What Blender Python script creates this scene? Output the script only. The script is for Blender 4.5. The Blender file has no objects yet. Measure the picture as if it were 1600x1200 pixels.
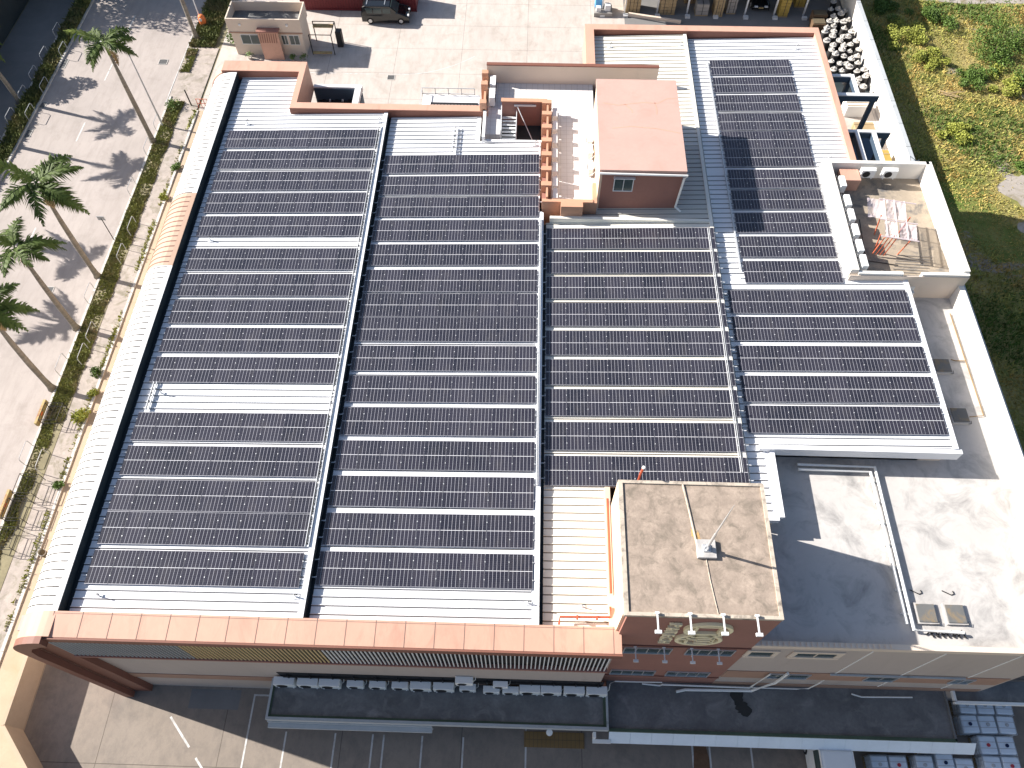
import bpy, math, random
from mathutils import Vector, Matrix
random.seed(7)
S = bpy.context.scene
# ---------------------------------------------------------------- camera
cam = bpy.data.cameras.new("camera"); co = bpy.data.objects.new("camera", cam); S.collection.objects.link(co)
Rr = Vector((0.99957, 0.02935, -0.00171)); Dn = Vector((0.02413, -0.85241, -0.52232)); Fw = Vector((-0.01678, 0.52205, -0.85275))
m = Matrix.Identity(4)
for i in range(3):
    m[i][0] = Rr[i]; m[i][1] = -Dn[i]; m[i][2] = -Fw[i]
m[2][3] = 49.5
co.matrix_world = m
cam.sensor_width = 36; cam.lens = 36*1212.74/1600; cam.clip_end = 2000; cam.clip_start = 0.5
S.camera = co
# ---------------------------------------------------------------- light
EL, AZ = math.radians(31.4), math.radians(-15.0)
w = bpy.data.worlds.new("World"); S.world = w; w.use_nodes = True
nt = w.node_tree; sky = nt.nodes.new("ShaderNodeTexSky"); sky.sky_type = 'NISHITA'; sky.sun_disc = False
sky.sun_elevation = EL; sky.sun_rotation = math.radians(285); sky.air_density = 1.0; sky.dust_density = 1.5
nt.links.new(sky.outputs[0], nt.nodes['Background'].inputs[0]); nt.nodes['Background'].inputs[1].default_value = 0.07
sl = bpy.data.lights.new("sun", 'SUN'); sl.energy = 5.0; sl.angle = math.radians(0.5); sl.color = (1.0, 0.95, 0.885)
so = bpy.data.objects.new("sun", sl); S.collection.objects.link(so)
sd = Vector((math.cos(AZ)*math.cos(EL), math.sin(AZ)*math.cos(EL), -math.sin(EL)))
so.rotation_euler = sd.to_track_quat('-Z', 'Y').to_euler(); so.location = (-60, 40, 80)
S.view_settings.view_transform = 'Standard'; S.view_settings.look = 'None'
S.view_settings.exposure = 1.14; S.view_settings.gamma = 1

# ---------------------------------------------------------------- materials
def nodes(name, rough=0.8, metal=0.0, spec=0.3):
    mt = bpy.data.materials.new(name); mt.use_nodes = True
    n = mt.node_tree; b = n.nodes['Principled BSDF']
    b.inputs['Roughness'].default_value = rough; b.inputs['Metallic'].default_value = metal
    b.inputs['Specular IOR Level'].default_value = spec
    return mt, n, b
def mix(n, fac, a, b):
    x = n.nodes.new('ShaderNodeMix'); x.data_type = 'RGBA'
    for s, v in ((0, fac), (6, a), (7, b)):
        if hasattr(v, 'links') or isinstance(v, bpy.types.NodeSocket): n.links.new(v, x.inputs[s])
        else: x.inputs[s].default_value = v if s == 0 else (*v, 1)
    return x.outputs[2]
def math_(n, op, a, b=None, c=None):
    x = n.nodes.new('ShaderNodeMath'); x.operation = op
    for i, v in enumerate((a, b, c)):
        if v is None: continue
        if isinstance(v, bpy.types.NodeSocket): n.links.new(v, x.inputs[i])
        else: x.inputs[i].default_value = v
    return x.outputs[0]
def coords(n, scale=(1, 1, 1), world=False, rot=(0, 0, 0)):
    if world: s = n.nodes.new('ShaderNodeNewGeometry').outputs['Position']
    else: s = n.nodes.new('ShaderNodeTexCoord').outputs['Object']
    mp = n.nodes.new('ShaderNodeMapping'); mp.inputs['Scale'].default_value = scale; mp.inputs['Rotation'].default_value = rot
    n.links.new(s, mp.inputs[0]); return mp.outputs[0]
def noise(n, vec, scale, detail=6, rough=0.6, dist=0.0):
    x = n.nodes.new('ShaderNodeTexNoise'); x.inputs['Scale'].default_value = scale; x.inputs['Detail'].default_value = detail
    x.inputs['Roughness'].default_value = rough; x.inputs['Distortion'].default_value = dist
    n.links.new(vec, x.inputs['Vector']); return x.outputs[0]
def ramp(n, f, p0, p1):
    x = n.nodes.new('ShaderNodeMapRange'); x.inputs[1].default_value = p0; x.inputs[2].default_value = p1
    n.links.new(f, x.inputs[0]); return x.outputs[0]
def mat(name, col, rough=0.8, var=0.12, sc=0.6, fine=6.0, dirt=None, dirtp=(0.55, 0.75), metal=0, spec=0.3, bump=0.0, stretch=(1, 1, 1), dsc=0.35):
    mt, n, b = nodes(name, rough, metal, spec)
    v = coords(n, stretch, True)
    a = tuple(c*(1-var) for c in col); c2 = tuple(min(1, c*(1+var)) for c in col)
    f = noise(n, v, sc, 8, 0.65)
    o = mix(n, ramp(n, f, 0.3, 0.7), a, c2)
    f2 = noise(n, v, fine, 4, 0.7)
    o = mix(n, math_(n, 'MULTIPLY', ramp(n, f2, 0.35, 0.7), 0.45), o, tuple(c*(1-1.3*var) for c in col))
    if dirt:
        f3 = noise(n, v, dsc, 10, 0.7, 0.6)
        o = mix(n, ramp(n, f3, *dirtp), o, dirt)
    n.links.new(o, b.inputs['Base Color'])
    if bump:
        bp = n.nodes.new('ShaderNodeBump'); bp.inputs['Strength'].default_value = bump; bp.inputs['Distance'].default_value = 0.03
        n.links.new(f2, bp.inputs['Height']); n.links.new(bp.outputs[0], b.inputs['Normal'])
    return mt
M = {}
def A(k, *a, **kw): M[k] = mat(k, *a, **kw); return M[k]
A('white_sheet', (.74, .745, .76), .5, .05, .5, 5, dirt=(.60, .60, .60), dirtp=(.58, .85), stretch=(.25, 1.5, 1))
A('cream_sheet', (.76, .735, .66), .55, .05, .5, 5, dirt=(.62, .59, .52), dirtp=(.56, .85), stretch=(.25, 1.5, 1))
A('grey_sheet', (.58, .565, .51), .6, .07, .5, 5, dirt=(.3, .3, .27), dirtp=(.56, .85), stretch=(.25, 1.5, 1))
A('seam', (.10, .10, .105), .8, .2)
A('cream_seam', (.20, .17, .13), .8, .2)
A('gutter', (.035, .045, .05), .5, .2)  # gutter tone, also used to paint shade on the roof step faces
A('curve_sheet', (.76, .75, .73), .45, .04, .6, 4, dirt=(.62, .6, .56), dirtp=(.6, .85))
A('curve_peach', (.45, .305, .225), .45, .05)
A('curve_seam', (.07, .06, .055), .8, .2)
A('peach', (.56, .325, .24), .6, .09, .5, 5, dirt=(.40, .225, .165), dirtp=(.52, .78), stretch=(1, .4, 1), dsc=.8)
A('peach_seam', (.25, .18, .15), .8, .1)
A('peach_edge', (.52, .29, .19), .6, .08)
A('brown', (.20, .085, .06), .6, .1)
A('brick_brown', (.30, .145, .115), .7, .09, .5, 6, dirt=(.23, .13, .11), dirtp=(.55, .75))
A('roof_pink', (.51, .325, .275), .8, .06, .5, 5, dirt=(.43, .28, .23), dirtp=(.52, .76), dsc=.6)
A('cream_wall', (.66, .55, .45), .75, .05, .5, 4, dirt=(.5, .42, .35), dirtp=(.56, .85))
A('facade', (.44, .375, .335), .75, .05, .4, 5, dirt=(.34, .28, .25), dirtp=(.55, .85), stretch=(1, 1, .35))
A('facade_band', (.36, .22, .16), .75, .1, .8, 5)
A('tower_side', (.68, .51, .38), .75, .05, .5, 4, dirt=(.50, .36, .26), dirtp=(.58, .85))
A('white_paint', (.78, .77, .74), .6, .05, .6, 4, dirt=(.55, .52, .46), dirtp=(.62, .8))
A('white_wall', (.74, .71, .66), .75, .05, .5, 4, dirt=(.48, .43, .37), dirtp=(.60, .8), stretch=(1, 1, .3))
A('light_roof', (.50, .475, .45), .8, .09, .3, 4, dirt=(.27, .26, .25), dirtp=(.47, .70), dsc=.6)
A('tile', (.72, .70, .66), .7, .04)
A('old_concrete', (.35, .28, .225), .9, .25, 1.6, 9, dirt=(.20, .165, .13), dirtp=(.48, .66), bump=.3, dsc=1.7)
A('old_coping', (.50, .43, .35), .9, .12, 2, 9, dirt=(.2, .17, .14), dirtp=(.5, .66), dsc=1.5)
A('annex_floor', (.36, .30, .23), .9, .2, 1.0, 9, dirt=(.13, .125, .12), dirtp=(.50, .66), bump=.15, dsc=.9)
A('canopy_roof', (.16, .16, .16), .85, .3, .7, 6, dirt=(.25, .245, .24), dirtp=(.52, .74), dsc=.8)
A('canopy_edge', (.42, .44, .45), .7, .1, 1, 6, dirt=(.20, .22, .21), dirtp=(.6, .7), stretch=(1, 1, 3))
A('moss_edge', (.07, .10, .07), .9, .25)
A('slat_grey', (.40, .42, .44), .5, .08)
A('slat_gold', (.66, .50, .26), .5, .1)
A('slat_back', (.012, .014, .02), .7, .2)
A('dark_glass', (.05, .075, .075), .12, .2, spec=.6)
A('metal', (.62, .63, .64), .35, .06, metal=.6)
A('galv', (.68, .69, .70), .45, .06, metal=.3)
A('steel_blue', (.055, .085, .125), .6, .1)
A('steel_white', (.70, .70, .70), .55, .06)
A('dark', (.02, .02, .022), .6, .2)
A('ac_white', (.80, .80, .78), .5, .05)
A('ac_grey', (.45, .46, .47), .5, .05)
A('red_pipe', (.50, .10, .05), .5, .1)
A('red_steel', (.62, .16, .08), .6, .1)
A('gold', (.86, .76, .50), .5, .08)
A('hatch_metal', (.14, .14, .135), .6, .12, dirt=(.22, .17, .11), dirtp=(.5, .62), dsc=1.5)
A('container', (.16, .03, .035), .6, .1)
A('carpaint', (.008, .009, .010), .12, .1, spec=.7)
A('carwhite', (.75, .76, .76), .3, .03, spec=.5)
A('rubber', (.015, .015, .015), .8, .1)
A('orange', (.75, .20, .06), .5, .08)
A('yellow', (.42, .32, .14), .7, .1, dirt=(.30, .15, .07), dirtp=(.48, .6), dsc=2.5)
A('ochre', (.24, .15, .06), .7, .12, 1, 4)
A('carton', (.34, .25, .14), .8, .1)
A('carton_grey', (.30, .28, .26), .8, .1)
A('yellow_box', (.36, .25, .06), .7, .1)
A('lid', (.50, .48, .45), .6, .08, 3, 8, dirt=(.3, .27, .23), dirtp=(.55, .7), dsc=3)
A('drum', (.035, .033, .033), .6, .2)
A('bark', (.26, .23, .19), .85, .3, 1.0, 5, stretch=(.5, .5, 5), dirt=(.13, .115, .09), dirtp=(.5, .7), dsc=1.2)
A('trunk_dark', (.12, .095, .06), .9, .2)
A('crownshaft', (.16, .22, .07), .6, .1)
A('frond', (.075, .11, .025), .6, .35, 1.2, 6, spec=.15)
A('frond_light', (.19, .23, .05), .6, .3, 1.2, 6, spec=.15)
A('leaf', (.10, .165, .03), .6, .35, .8, 5)
A('leaf_yellow', (.30, .32, .06), .7, .3, .8, 5)
A('leaf_dark', (.028, .055, .02), .6, .3, .8, 5)
A('grass_blade', (.39, .38, .10), .8, .35, .5, 3, dirt=(.46, .31, .10), dirtp=(.46, .60), dsc=.25)
A('verge_grass', (.24, .25, .08), .9, .35, .6, 4, dirt=(.34, .28, .17), dirtp=(.5, .65), dsc=.4)
A('hedge', (.13, .15, .05), .9, .35, .7, 4, dirt=(.22, .19, .09), dirtp=(.5, .62), dsc=.25)
A('sidewalk', (.40, .345, .305), .9, .22, 1.4, 9, dirt=(.20, .18, .13), dirtp=(.50, .68), dsc=.9)
A('tan_pave', (.47, .36, .255), .85, .08, .8, 8, dirt=(.42, .30, .19), dirtp=(.55, .75))
A('kerb', (.56, .53, .49), .85, .1, 1, 8, dirt=(.32, .29, .25), dirtp=(.52, .66), dsc=1.4)
A('far_road', (.20, .195, .19), .9, .12, .5, 8)
A('line', (.58, .57, .55), .7, .12, 2, 9, dirt=(.33, .31, .28), dirtp=(.5, .68), dsc=1.8)
A('grate', (.12, .12, .12), .7, .2)
A('tote', (.68, .74, .80), .35, .06, 1, 6, spec=.5)
A('tote_lid_red', (.45, .05, .06), .4, .05); A('tote_lid_blue', (.01, .02, .07), .4, .05)
A('blue_tarp', (.12, .38, .68), .6, .1)
A('pink_sheet', (.62, .52, .53), .5, .08, 1, 5)
A('soil', (.24, .21, .13), .95, .25, .6, 6)
A('tile_dark', (.25, .23, .24), .8, .1)

def yard_mat(name, col, jx, jy, dirt, ox=0, oy=0, streak=(1, .25, 1), jc=.45):
    mt, n, b = nodes(name, .85, 0, .25)
    v = coords(n, (1, 1, 1), True)
    f = noise(n, v, .16, 8, .6); o = mix(n, ramp(n, f, .3, .7), tuple(c*.88 for c in col), tuple(c*1.08 for c in col))
    vs = coords(n, streak, True); f = noise(n, vs, 1.6, 8, .7)
    o = mix(n, math_(n, 'MULTIPLY', ramp(n, f, .45, .75), .55), o, dirt)
    f = noise(n, v, .45, 10, .72, .5); o = mix(n, math_(n, 'MULTIPLY', ramp(n, f, .52, .72), .6), o, dirt)
    fh = noise(n, v, 14, 3, .7); o = mix(n, math_(n, 'MULTIPLY', ramp(n, fh, .4, .7), .25), o, tuple(c*.7 for c in col))
    sp = n.nodes.new('ShaderNodeSeparateXYZ'); n.links.new(v, sp.inputs[0])
    def joint(s, off, per):
        wob = math_(n, 'MULTIPLY', math_(n, 'SUBTRACT', noise(n, v, .8, 3), .5), .03)
        t = math_(n, 'ADD', math_(n, 'ADD', s, off), wob)
        t = math_(n, 'ABSOLUTE', math_(n, 'SUBTRACT', math_(n, 'FRACT', math_(n, 'DIVIDE', t, per)), .5))
        return math_(n, 'GREATER_THAN', t, .5-.022/per)
    if jx:
        j = math_(n, 'MAXIMUM', joint(sp.outputs[0], ox, jx), joint(sp.outputs[1], oy, jy))
        o = mix(n, math_(n, 'MULTIPLY', j, .8), o, tuple(c*jc for c in col))
    n.links.new(o, b.inputs['Base Color']); M[name] = mt
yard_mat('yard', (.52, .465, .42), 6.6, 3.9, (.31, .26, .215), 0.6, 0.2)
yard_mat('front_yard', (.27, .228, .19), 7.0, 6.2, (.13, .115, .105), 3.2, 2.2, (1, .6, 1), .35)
yard_mat('main_road', (.41, .36, .33), 0, 0, (.26, .225, .20), streak=(1.2, .2, 1))

# field ground
mt, n, b = nodes('field', .95, 0, .1); v = coords(n, (1, 1, 1), True)
f = noise(n, v, .35, 10, .7); o = mix(n, ramp(n, f, .38, .62), (.20, .205, .06), (.36, .29, .12))
f = noise(n, v, .09, 6, .6, .3); o = mix(n, ramp(n, f, .52, .66), o, (.11, .17, .035))
f = noise(n, v, .13, 8, .65, .8); o = mix(n, ramp(n, math_(n, 'ADD', f, 0), .585, .64), o, (.30, .26, .21))
f = noise(n, v, 4, 6, .7); o = mix(n, math_(n, 'MULTIPLY', ramp(n, f, .4, .7), .5), o, (.05, .05, .02))
n.links.new(o, b.inputs['Base Color']); M['field'] = mt
# tiled terrace
mt, n, b = nodes('terrace_tile', .7); v = coords(n, (1, 1, 1), True)
sp = n.nodes.new('ShaderNodeSeparateXYZ'); n.links.new(v, sp.inputs[0])
def jf(s, per, wd):
    t = math_(n, 'ABSOLUTE', math_(n, 'SUBTRACT', math_(n, 'FRACT', math_(n, 'DIVIDE', s, per)), .5)); return math_(n, 'GREATER_THAN', t, .5-wd/per)
j = math_(n, 'MAXIMUM', jf(sp.outputs[0], .4, .012), jf(sp.outputs[1], .4, .012))
f = noise(n, v, .8, 6); o = mix(n, f, (.62, .59, .57), (.76, .74, .72)); o = mix(n, math_(n, 'MULTIPLY', j, .6), o, (.4, .36, .32))
n.links.new(o, b.inputs['Base Color']); M['terrace_tile'] = mt
# solar panel: object space, panel 1.134 x 1.722 centred on its origin
mt, n, b = nodes('solar_glass', .18, 0, .5)
oc = n.nodes.new('ShaderNodeTexCoord').outputs['Object']; sp = n.nodes.new('ShaderNodeSeparateXYZ'); n.links.new(oc, sp.inputs[0])
def cell(s, per, wd):
    t = math_(n, 'ABSOLUTE', math_(n, 'SUBTRACT', math_(n, 'FRACT', math_(n, 'DIVIDE', s, per)), .5)); return math_(n, 'GREATER_THAN', t, .5-wd/per)
colf = cell(sp.outputs[0], .185, .0066)
rowf = cell(sp.outputs[1], .0925, .0028)
midf = math_(n, 'LESS_THAN', math_(n, 'ABSOLUTE', sp.outputs[1]), .013)
bus = cell(sp.outputs[0], .0185, .0008)
oi = n.nodes.new('ShaderNodeObjectInfo').outputs['Random']
wv = coords(n, (1, 1, 1), True); wn = noise(n, wv, .6, 4)
base = mix(n, oi, (.008, .009, .017), (.024, .023, .035)); base = mix(n, math_(n, 'MULTIPLY', ramp(n, wn, .35, .75), .7), base, (.030, .028, .040)); dn = noise(n, coords(n, (1.6, .5, 1), True), 1.5, 8, .75); base = mix(n, math_(n, 'MULTIPLY', ramp(n, dn, .5, .8), .35), base, (.10, .09, .08))
o = mix(n, math_(n, 'MULTIPLY', bus, .25), base, (.2, .2, .22))
o = mix(n, math_(n, 'MULTIPLY', rowf, .35), o, (.20, .20, .23)); o = mix(n, math_(n, 'MULTIPLY', colf, .85), o, (.46, .46, .50)); o = mix(n, midf, o, (.60, .60, .62))
n.links.new(o, b.inputs['Base Color']); M['solar_glass'] = mt
A('panel_frame', (.30, .30, .33), .4, .05, metal=.4)
A('panel_frame_dark', (.055, .055, .07), .4, .05)

# ---------------------------------------------------------------- helpers
class MB:
    def __init__(s): s.v = []; s.f = []; s.m = []
    def add(s, vs, fs, mi=0):
        k = len(s.v); s.v += [tuple(p) for p in vs]; s.f += [tuple(k+i for i in q) for q in fs]; s.m += [mi]*len(fs); return s
    def box(s, x0, x1, y0, y1, z0, z1, mi=0):
        vs = [(x, y, z) for z in (z0, z1) for y in (y0, y1) for x in (x0, x1)]
        return s.add(vs, [(0, 2, 3, 1), (4, 5, 7, 6), (0, 1, 5, 4), (2, 6, 7, 3), (0, 4, 6, 2), (1, 3, 7, 5)], mi)
    def hexa(s, b, t, mi=0):   # 4 bottom ccw, 4 top
        return s.add(list(b)+list(t), [(3, 2, 1, 0), (4, 5, 6, 7), (0, 1, 5, 4), (1, 2, 6, 5), (2, 3, 7, 6), (3, 0, 4, 7)], mi)
    def quad(s, a, b, c, d, mi=0): return s.add([a, b, c, d], [(0, 1, 2, 3)], mi)
    def tube(s, pts, r, n=6, mi=0, cap=True):
        pts = [Vector(p) for p in pts]; rs = r if isinstance(r, (list, tuple)) else [r]*len(pts)
        k = len(s.v)
        for i, p in enumerate(pts):
            d = (pts[min(i+1, len(pts)-1)]-pts[max(i-1, 0)]).normalized()
            u = d.cross(Vector((0, 0, 1)) if abs(d.z) < .9 else Vector((1, 0, 0))).normalized(); vv = d.cross(u)
            for j in range(n):
                a = 2*math.pi*j/n; s.v.append(tuple(p+(u*math.cos(a)+vv*math.sin(a))*rs[i]))
        for i in range(len(pts)-1):
            for j in range(n):
                s.f.append((k+i*n+j, k+i*n+(j+1) % n, k+(i+1)*n+(j+1) % n, k+(i+1)*n+j)); s.m.append(mi)
        if cap:
            s.f.append(tuple(k+j for j in reversed(range(n)))); s.m.append(mi)
            e = k+(len(pts)-1)*n; s.f.append(tuple(e+j for j in range(n))); s.m.append(mi)
        return s
    def prism(s, prof, y0, y1, mi=0, axis='y'):   # profile (a,b) polygon extruded
        n = len(prof)
        P = lambda a, b, t: (a, t, b) if axis == 'y' else ((t, a, b) if axis == 'x' else (a, b, t))
        vs = [P(a, b, y0) for a, b in prof]+[P(a, b, y1) for a, b in prof]
        fs = [(i, (i+1) % n, n+(i+1) % n, n+i) for i in range(n)]+[tuple(range(n))[::-1], tuple(range(n, 2*n))]
        return s.add(vs, fs, mi)
    def lathe(s, prof, cx=0, cy=0, n=14, mi=0):
        k = len(s.v)
        for r, z in prof:
            for j in range(n): a = 2*math.pi*j/n; s.v.append((cx+r*math.cos(a), cy+r*math.sin(a), z))
        for i in range(len(prof)-1):
            for j in range(n): s.f.append((k+i*n+j, k+i*n+(j+1) % n, k+(i+1)*n+(j+1) % n, k+(i+1)*n+j)); s.m.append(mi)
        e = k+(len(prof)-1)*n; s.f.append(tuple(e+j for j in range(n))); s.m.append(mi); return s
    def build(s, name, mats, parent=None, off=(0, 0, 0), smooth=False, bevel=0, loc=None):
        me = bpy.data.meshes.new(name)
        o3 = Vector(off)
        me.from_pydata([tuple(Vector(p)-o3) for p in s.v], [], s.f)
        if not isinstance(mats, (list, tuple)): mats = [mats]
        for q in mats: me.materials.append(M[q])
        me.polygons.foreach_set('material_index', s.m)
        if smooth: me.polygons.foreach_set('use_smooth', [True]*len(s.f))
        me.update()
        o = bpy.data.objects.new(name, me); S.collection.objects.link(o)
        if parent: o.parent = parent
        if loc: o.location = loc
        if bevel:
            bv = o.modifiers.new('bevel', 'BEVEL'); bv.width = bevel; bv.segments = 2; bv.limit_method = 'ANGLE'
        return o
def tag(o, label=None, cat=None, group=None, kind=None):
    if label: o['label'] = label
    if cat: o['category'] = cat
    if group: o['group'] = group
    if kind: o['kind'] = kind
    return o
def thing(name, label, cat, loc=(0, 0, 0), rz=0, group=None):
    o = bpy.data.objects.new(name, None); S.collection.objects.link(o); o.empty_display_size = .3
    o.location = loc; o.rotation_euler = (0, 0, rz); return tag(o, label, cat, group)
def dup(o, parent=None):
    c = o.copy(); S.collection.objects.link(c)
    if parent: c.parent = parent
    for ch in list(o.children): dup(ch, c)
    return c
class Proto:     # first place() uses the prototype itself
    def __init__(s, o): s.o = o; s.used = False
    def place(s, loc, rz=0, label=None, scale=None, group=None):
        o = s.o if not s.used else dup(s.o); s.used = True
        o.location = loc; o.rotation_euler = (0, 0, rz)
        if scale: o.scale = (scale,)*3
        if label: o['label'] = label
        if group: o['group'] = group
        return o
ORD = ['first', 'second', 'third', 'fourth', 'fifth', 'sixth', 'seventh', 'eighth', 'ninth', 'tenth', 'eleventh', 'twelfth', 'thirteenth', 'fourteenth', 'fifteenth', 'sixteenth', 'seventeenth', 'eighteenth', 'nineteenth', 'twentieth']
def struct(name, mb, mats): return tag(mb.build(name, mats), kind='structure')

# ---------------------------------------------------------------- ground
struct('ground', MB().box(-400, 400, -200, 500, -1.0, -.02), 'soil')
struct('field_ground', MB().quad((33.2, -60, .0), (260, -60, .0), (260, 220, .0), (33.2, 220, .0)), 'field')
struct('main_road', MB().quad((-47.4, -40, .0), (-35, -40, .0), (-35, 150, .0), (-47.4, 150, .0)), 'main_road')
struct('far_road', MB().quad((-54.2, -40, .0), (-48.9, -40, .0), (-48.9, 150, .0), (-54.2, 150, .0)), 'far_road')
struct('far_bank', MB().quad((-90, -40, .6), (-54.35, -40, .6), (-54.35, 150, .6), (-90, 150, .6)), 'verge_grass')
struct('median_bed', MB().box(-48.9, -47.4, -40, 150, -.01, .14), ['soil'])
struct('sidewalk', MB().quad((-33.4, -40, .05), (-31.95, -40, .05), (-31.95, 62.5, .05), (-33.4, 62.5, .05)).quad((-35, 61.3, .045), (-31.95, 61.3, .045), (-31.95, 69.5, .045), (-35, 69.5, .045)), 'sidewalk')
struct('verge_soil', MB().box(-34.8, -33.4, -40, 61.3, -.01, .07), 'soil')
struct('tan_pavement', MB().quad((-31.75, -40, .04), (-26.0, -40, .04), (-26.0, 60, .04), (-31.75, 60, .04)), 'tan_pave')
kb = MB()
y = -40
while y < 60:
    kb.box(-31.95, -31.75, y, y+.98, 0, .13+random.uniform(-.01, .01)); y += 1.0
struct('sidewalk_kerb', kb, 'kerb')
kb = MB(); y = -40
while y < 61.2: kb.box(-35.0, -34.82, y, y+.98, 0, .13); y += 1.0
struct('road_kerb', kb, 'kerb')
kb = MB(); y = -40
while y < 150: kb.box(-47.4, -47.22, y, y+.98, 0, .15); kb.box(-49.08, -48.9, y, y+.98, 0, .15); y += 1.0
struct('median_kerb', kb, 'kerb')
struct('back_yard', MB().quad((-31.75, 48, .012), (33.3, 48, .012), (33.3, 150, .012), (-31.75, 150, .012)), 'yard')
struct('side_yard', MB().quad((21, 9, .012), (33.3, 9, .012), (33.3, 48, .012), (21, 48, .012)), 'yard')
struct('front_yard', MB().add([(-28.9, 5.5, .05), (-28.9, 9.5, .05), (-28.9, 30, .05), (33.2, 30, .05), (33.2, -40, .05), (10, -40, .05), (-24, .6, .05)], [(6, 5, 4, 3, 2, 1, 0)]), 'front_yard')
# road dashes and edge lines
dm = MB()
for yy in (73.5, 65.5, 56.8, 51.8, 43.5, 35, 27): dm.box(-42.16, -42.04, yy-1.3, yy+1.3, .002, .006)
dm.box(-35.25, -35.17, 61, 75, .016, .02)
struct('road_marking', dm, 'line')
pm = MB()
for x, y0, y1 in ((-15.75, 8.0, -3), (-13.5, 6, -3), (-10.6, 6, -3), (-8.4, 6, -3), (-7.75, 6, -3), (-5.5, 6, -3), (-3.1, 6, -3), (.55, 6.6, 4.0), (10.2, 6, -3), (11.2, 6, -3), (13.6, 6, -3)):
    pm.box(x-.05, x+.05, y1, y0, .052, .056)
pm.box(-15.7, -13.5, 7.9, 8.0, .052, .056)
a = Vector((-20.5, 6.6, .054)); bb = Vector((-19.0, 5.0, .054)); d = (bb-a).normalized(); u = d.cross(Vector((0, 0, 1)))*.06
pm.quad(a-u, bb-u, bb+u, a+u); e1 = bb+d*.75; e2 = e1+d*2; pm.quad(e1-u, e2-u, e2+u, e1+u)
struct('parking_marking', pm, 'line')
ym = MB()
for x0, x1, y0 in ((-22.5, -19.5, 65.9), (-18.6, -16, 65.85), (-15.2, -12.8, 65.9)): ym.box(x0, x1, y0, y0+.07, .014, .018)
import math as _m
pts = [(-12.8+i*.5, 65.9+.012*i*i*1.3) for i in range(15)]
for p, q in zip(pts, pts[1:]): ym.quad((p[0], p[1], .017), (q[0], q[1], .017), (q[0], q[1]+.08, .017), (p[0], p[1]+.08, .017))
struct('yard_marking', ym, 'line')
# slightly newer concrete patch and manholes
struct('concrete_patch', MB().quad((-19.6, 7.1, .054), (-16.6, 7.1, .054), (-16.6, 8.2, .054), (-19.6, 8.2, .054)), 'far_road')
def cover(x, y, sx, sy, label, z=.02):
    o = thing('manhole_cover', label, 'manhole cover', (x, y, z), 0, 'manhole covers')
    f = MB()
    for a, b_, c, d_ in ((-sx, sx, -sy, -sy+.05), (-sx, sx, sy-.05, sy), (-sx, -sx+.05, -sy+.05, sy-.05), (sx-.05, sx, -sy+.05, sy-.05)): f.box(a, b_, c, d_, -.01, .02)
    f.build('frame', 'kerb', o)
    g = MB().box(-sx+.06, sx-.06, -sy+.06, sy-.06, -.01, .008)
    for i in range(5): g.box(-sx+.1, sx-.1, -sy+.12+i*(2*sy-.24)/5, -sy+.16+i*(2*sy-.24)/5, .008, .018)
    g.build('cover_plate', 'grate', o)
cover(-37.08, 67.2, .45, .4, 'dark square manhole cover on the main road near the guard house')
cover(-47.0, 66.6, .35, .7, 'rectangular manhole cover beside the median hedge near the top left', .01)
cover(-46.9, 60.4, .3, .45, 'small manhole cover by the median below the blotchy tree shadow', .01)
cover(-46.9, 56.4, .3, .6, 'manhole cover beside the median near the left photo edge', .01)
cover(-13.95, 65.4, .38, .38, 'dark drain grate in the yard right of the guard house shadow')
cover(-38.6, 38.2, .3, .3, 'small worn manhole cover on the main road between two palm crowns', .01)

# ---------------------------------------------------------------- factory building
BO = (0, 9, 0)
FB = thing('factory_building', 'large factory with white metal roofs, peach fascia and brown tower under the solar panels', 'building', BO)
ZL, ZR = 13.22, 13.58
BAYS = {'b1': (-20.95, -10.15), 'b2': (-9.72, .65), 'b3': (1.08, 11.2), 'b4': (11.6, 22.4)}
def zr(x, b):
    x0, x1 = BAYS[b]; return ZL+(ZR-ZL)*(x-x0)/(x1-x0)
def sheet(bay, x0, x1, y0, y1, mats, name='roof_sheet', edge=0.0):
    mb = MB(); z0, z1 = zr(x0, bay), zr(x1, bay)
    mb.hexa([(x0, y0, z0-.15), (x1, y0, z1-.15), (x1, y1, z1-.15), (x0, y1, z0-.15)], [(x0, y0, z0), (x1, y0, z1), (x1, y1, z1), (x0, y1, z0)])
    k0 = math.ceil(y0/.41)
    for k in range(k0, int(y1/.41)+1):
        y = k*.41
        if y+.06 > y1 or y < y0+.05: continue
        mb.hexa([(x0, y, z0), (x1-edge, y, z1-.01), (x1-edge, y+.05, z1-.01), (x0, y+.05, z0)], [(x0, y+.01, z0+.05), (x1-edge, y+.01, z1+.04), (x1-edge, y+.04, z1+.04), (x0, y+.04, z0+.05)])
        mb.quad((x0, y-.048, z0+.004), (x1-edge, y-.048, z1+.004), (x1-edge, y-.001, z1+.004), (x0, y-.001, z0+.004), 1)
    return mb.build(name, mats, FB, BO)
W_ = ['white_sheet', 'seam']
sheet('b1', -20.95, -10.15, 9.1, 43.7, W_, edge=.05)
sheet('b1', -20.95, -16.7, 43.7, 47.7, W_)
sheet('b2', -9.72, .65, 9.1, 41.2, W_, edge=.12)
sheet('b2', -9.72, -3.45, 41.2, 43.7, W_, edge=.3)
sheet('b3', 1.08, 4.3, 9.1, 16.2, ['cream_sheet', 'cream_seam'])
sheet('b3', 1.08, 11.2, 15.0+1.2, 34.1, ['cream_sheet', 'cream_seam'])
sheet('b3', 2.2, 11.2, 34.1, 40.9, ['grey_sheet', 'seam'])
sheet('b3', 4.5, 11.2, 40.9, 53.0, ['cream_sheet', 'cream_seam'])
sheet('b4', 11.6, 20.9, 39.0, 53.0, W_)
sheet('b4', 11.6, 19.2, 29.9, 39.0, W_, edge=.5)
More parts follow.
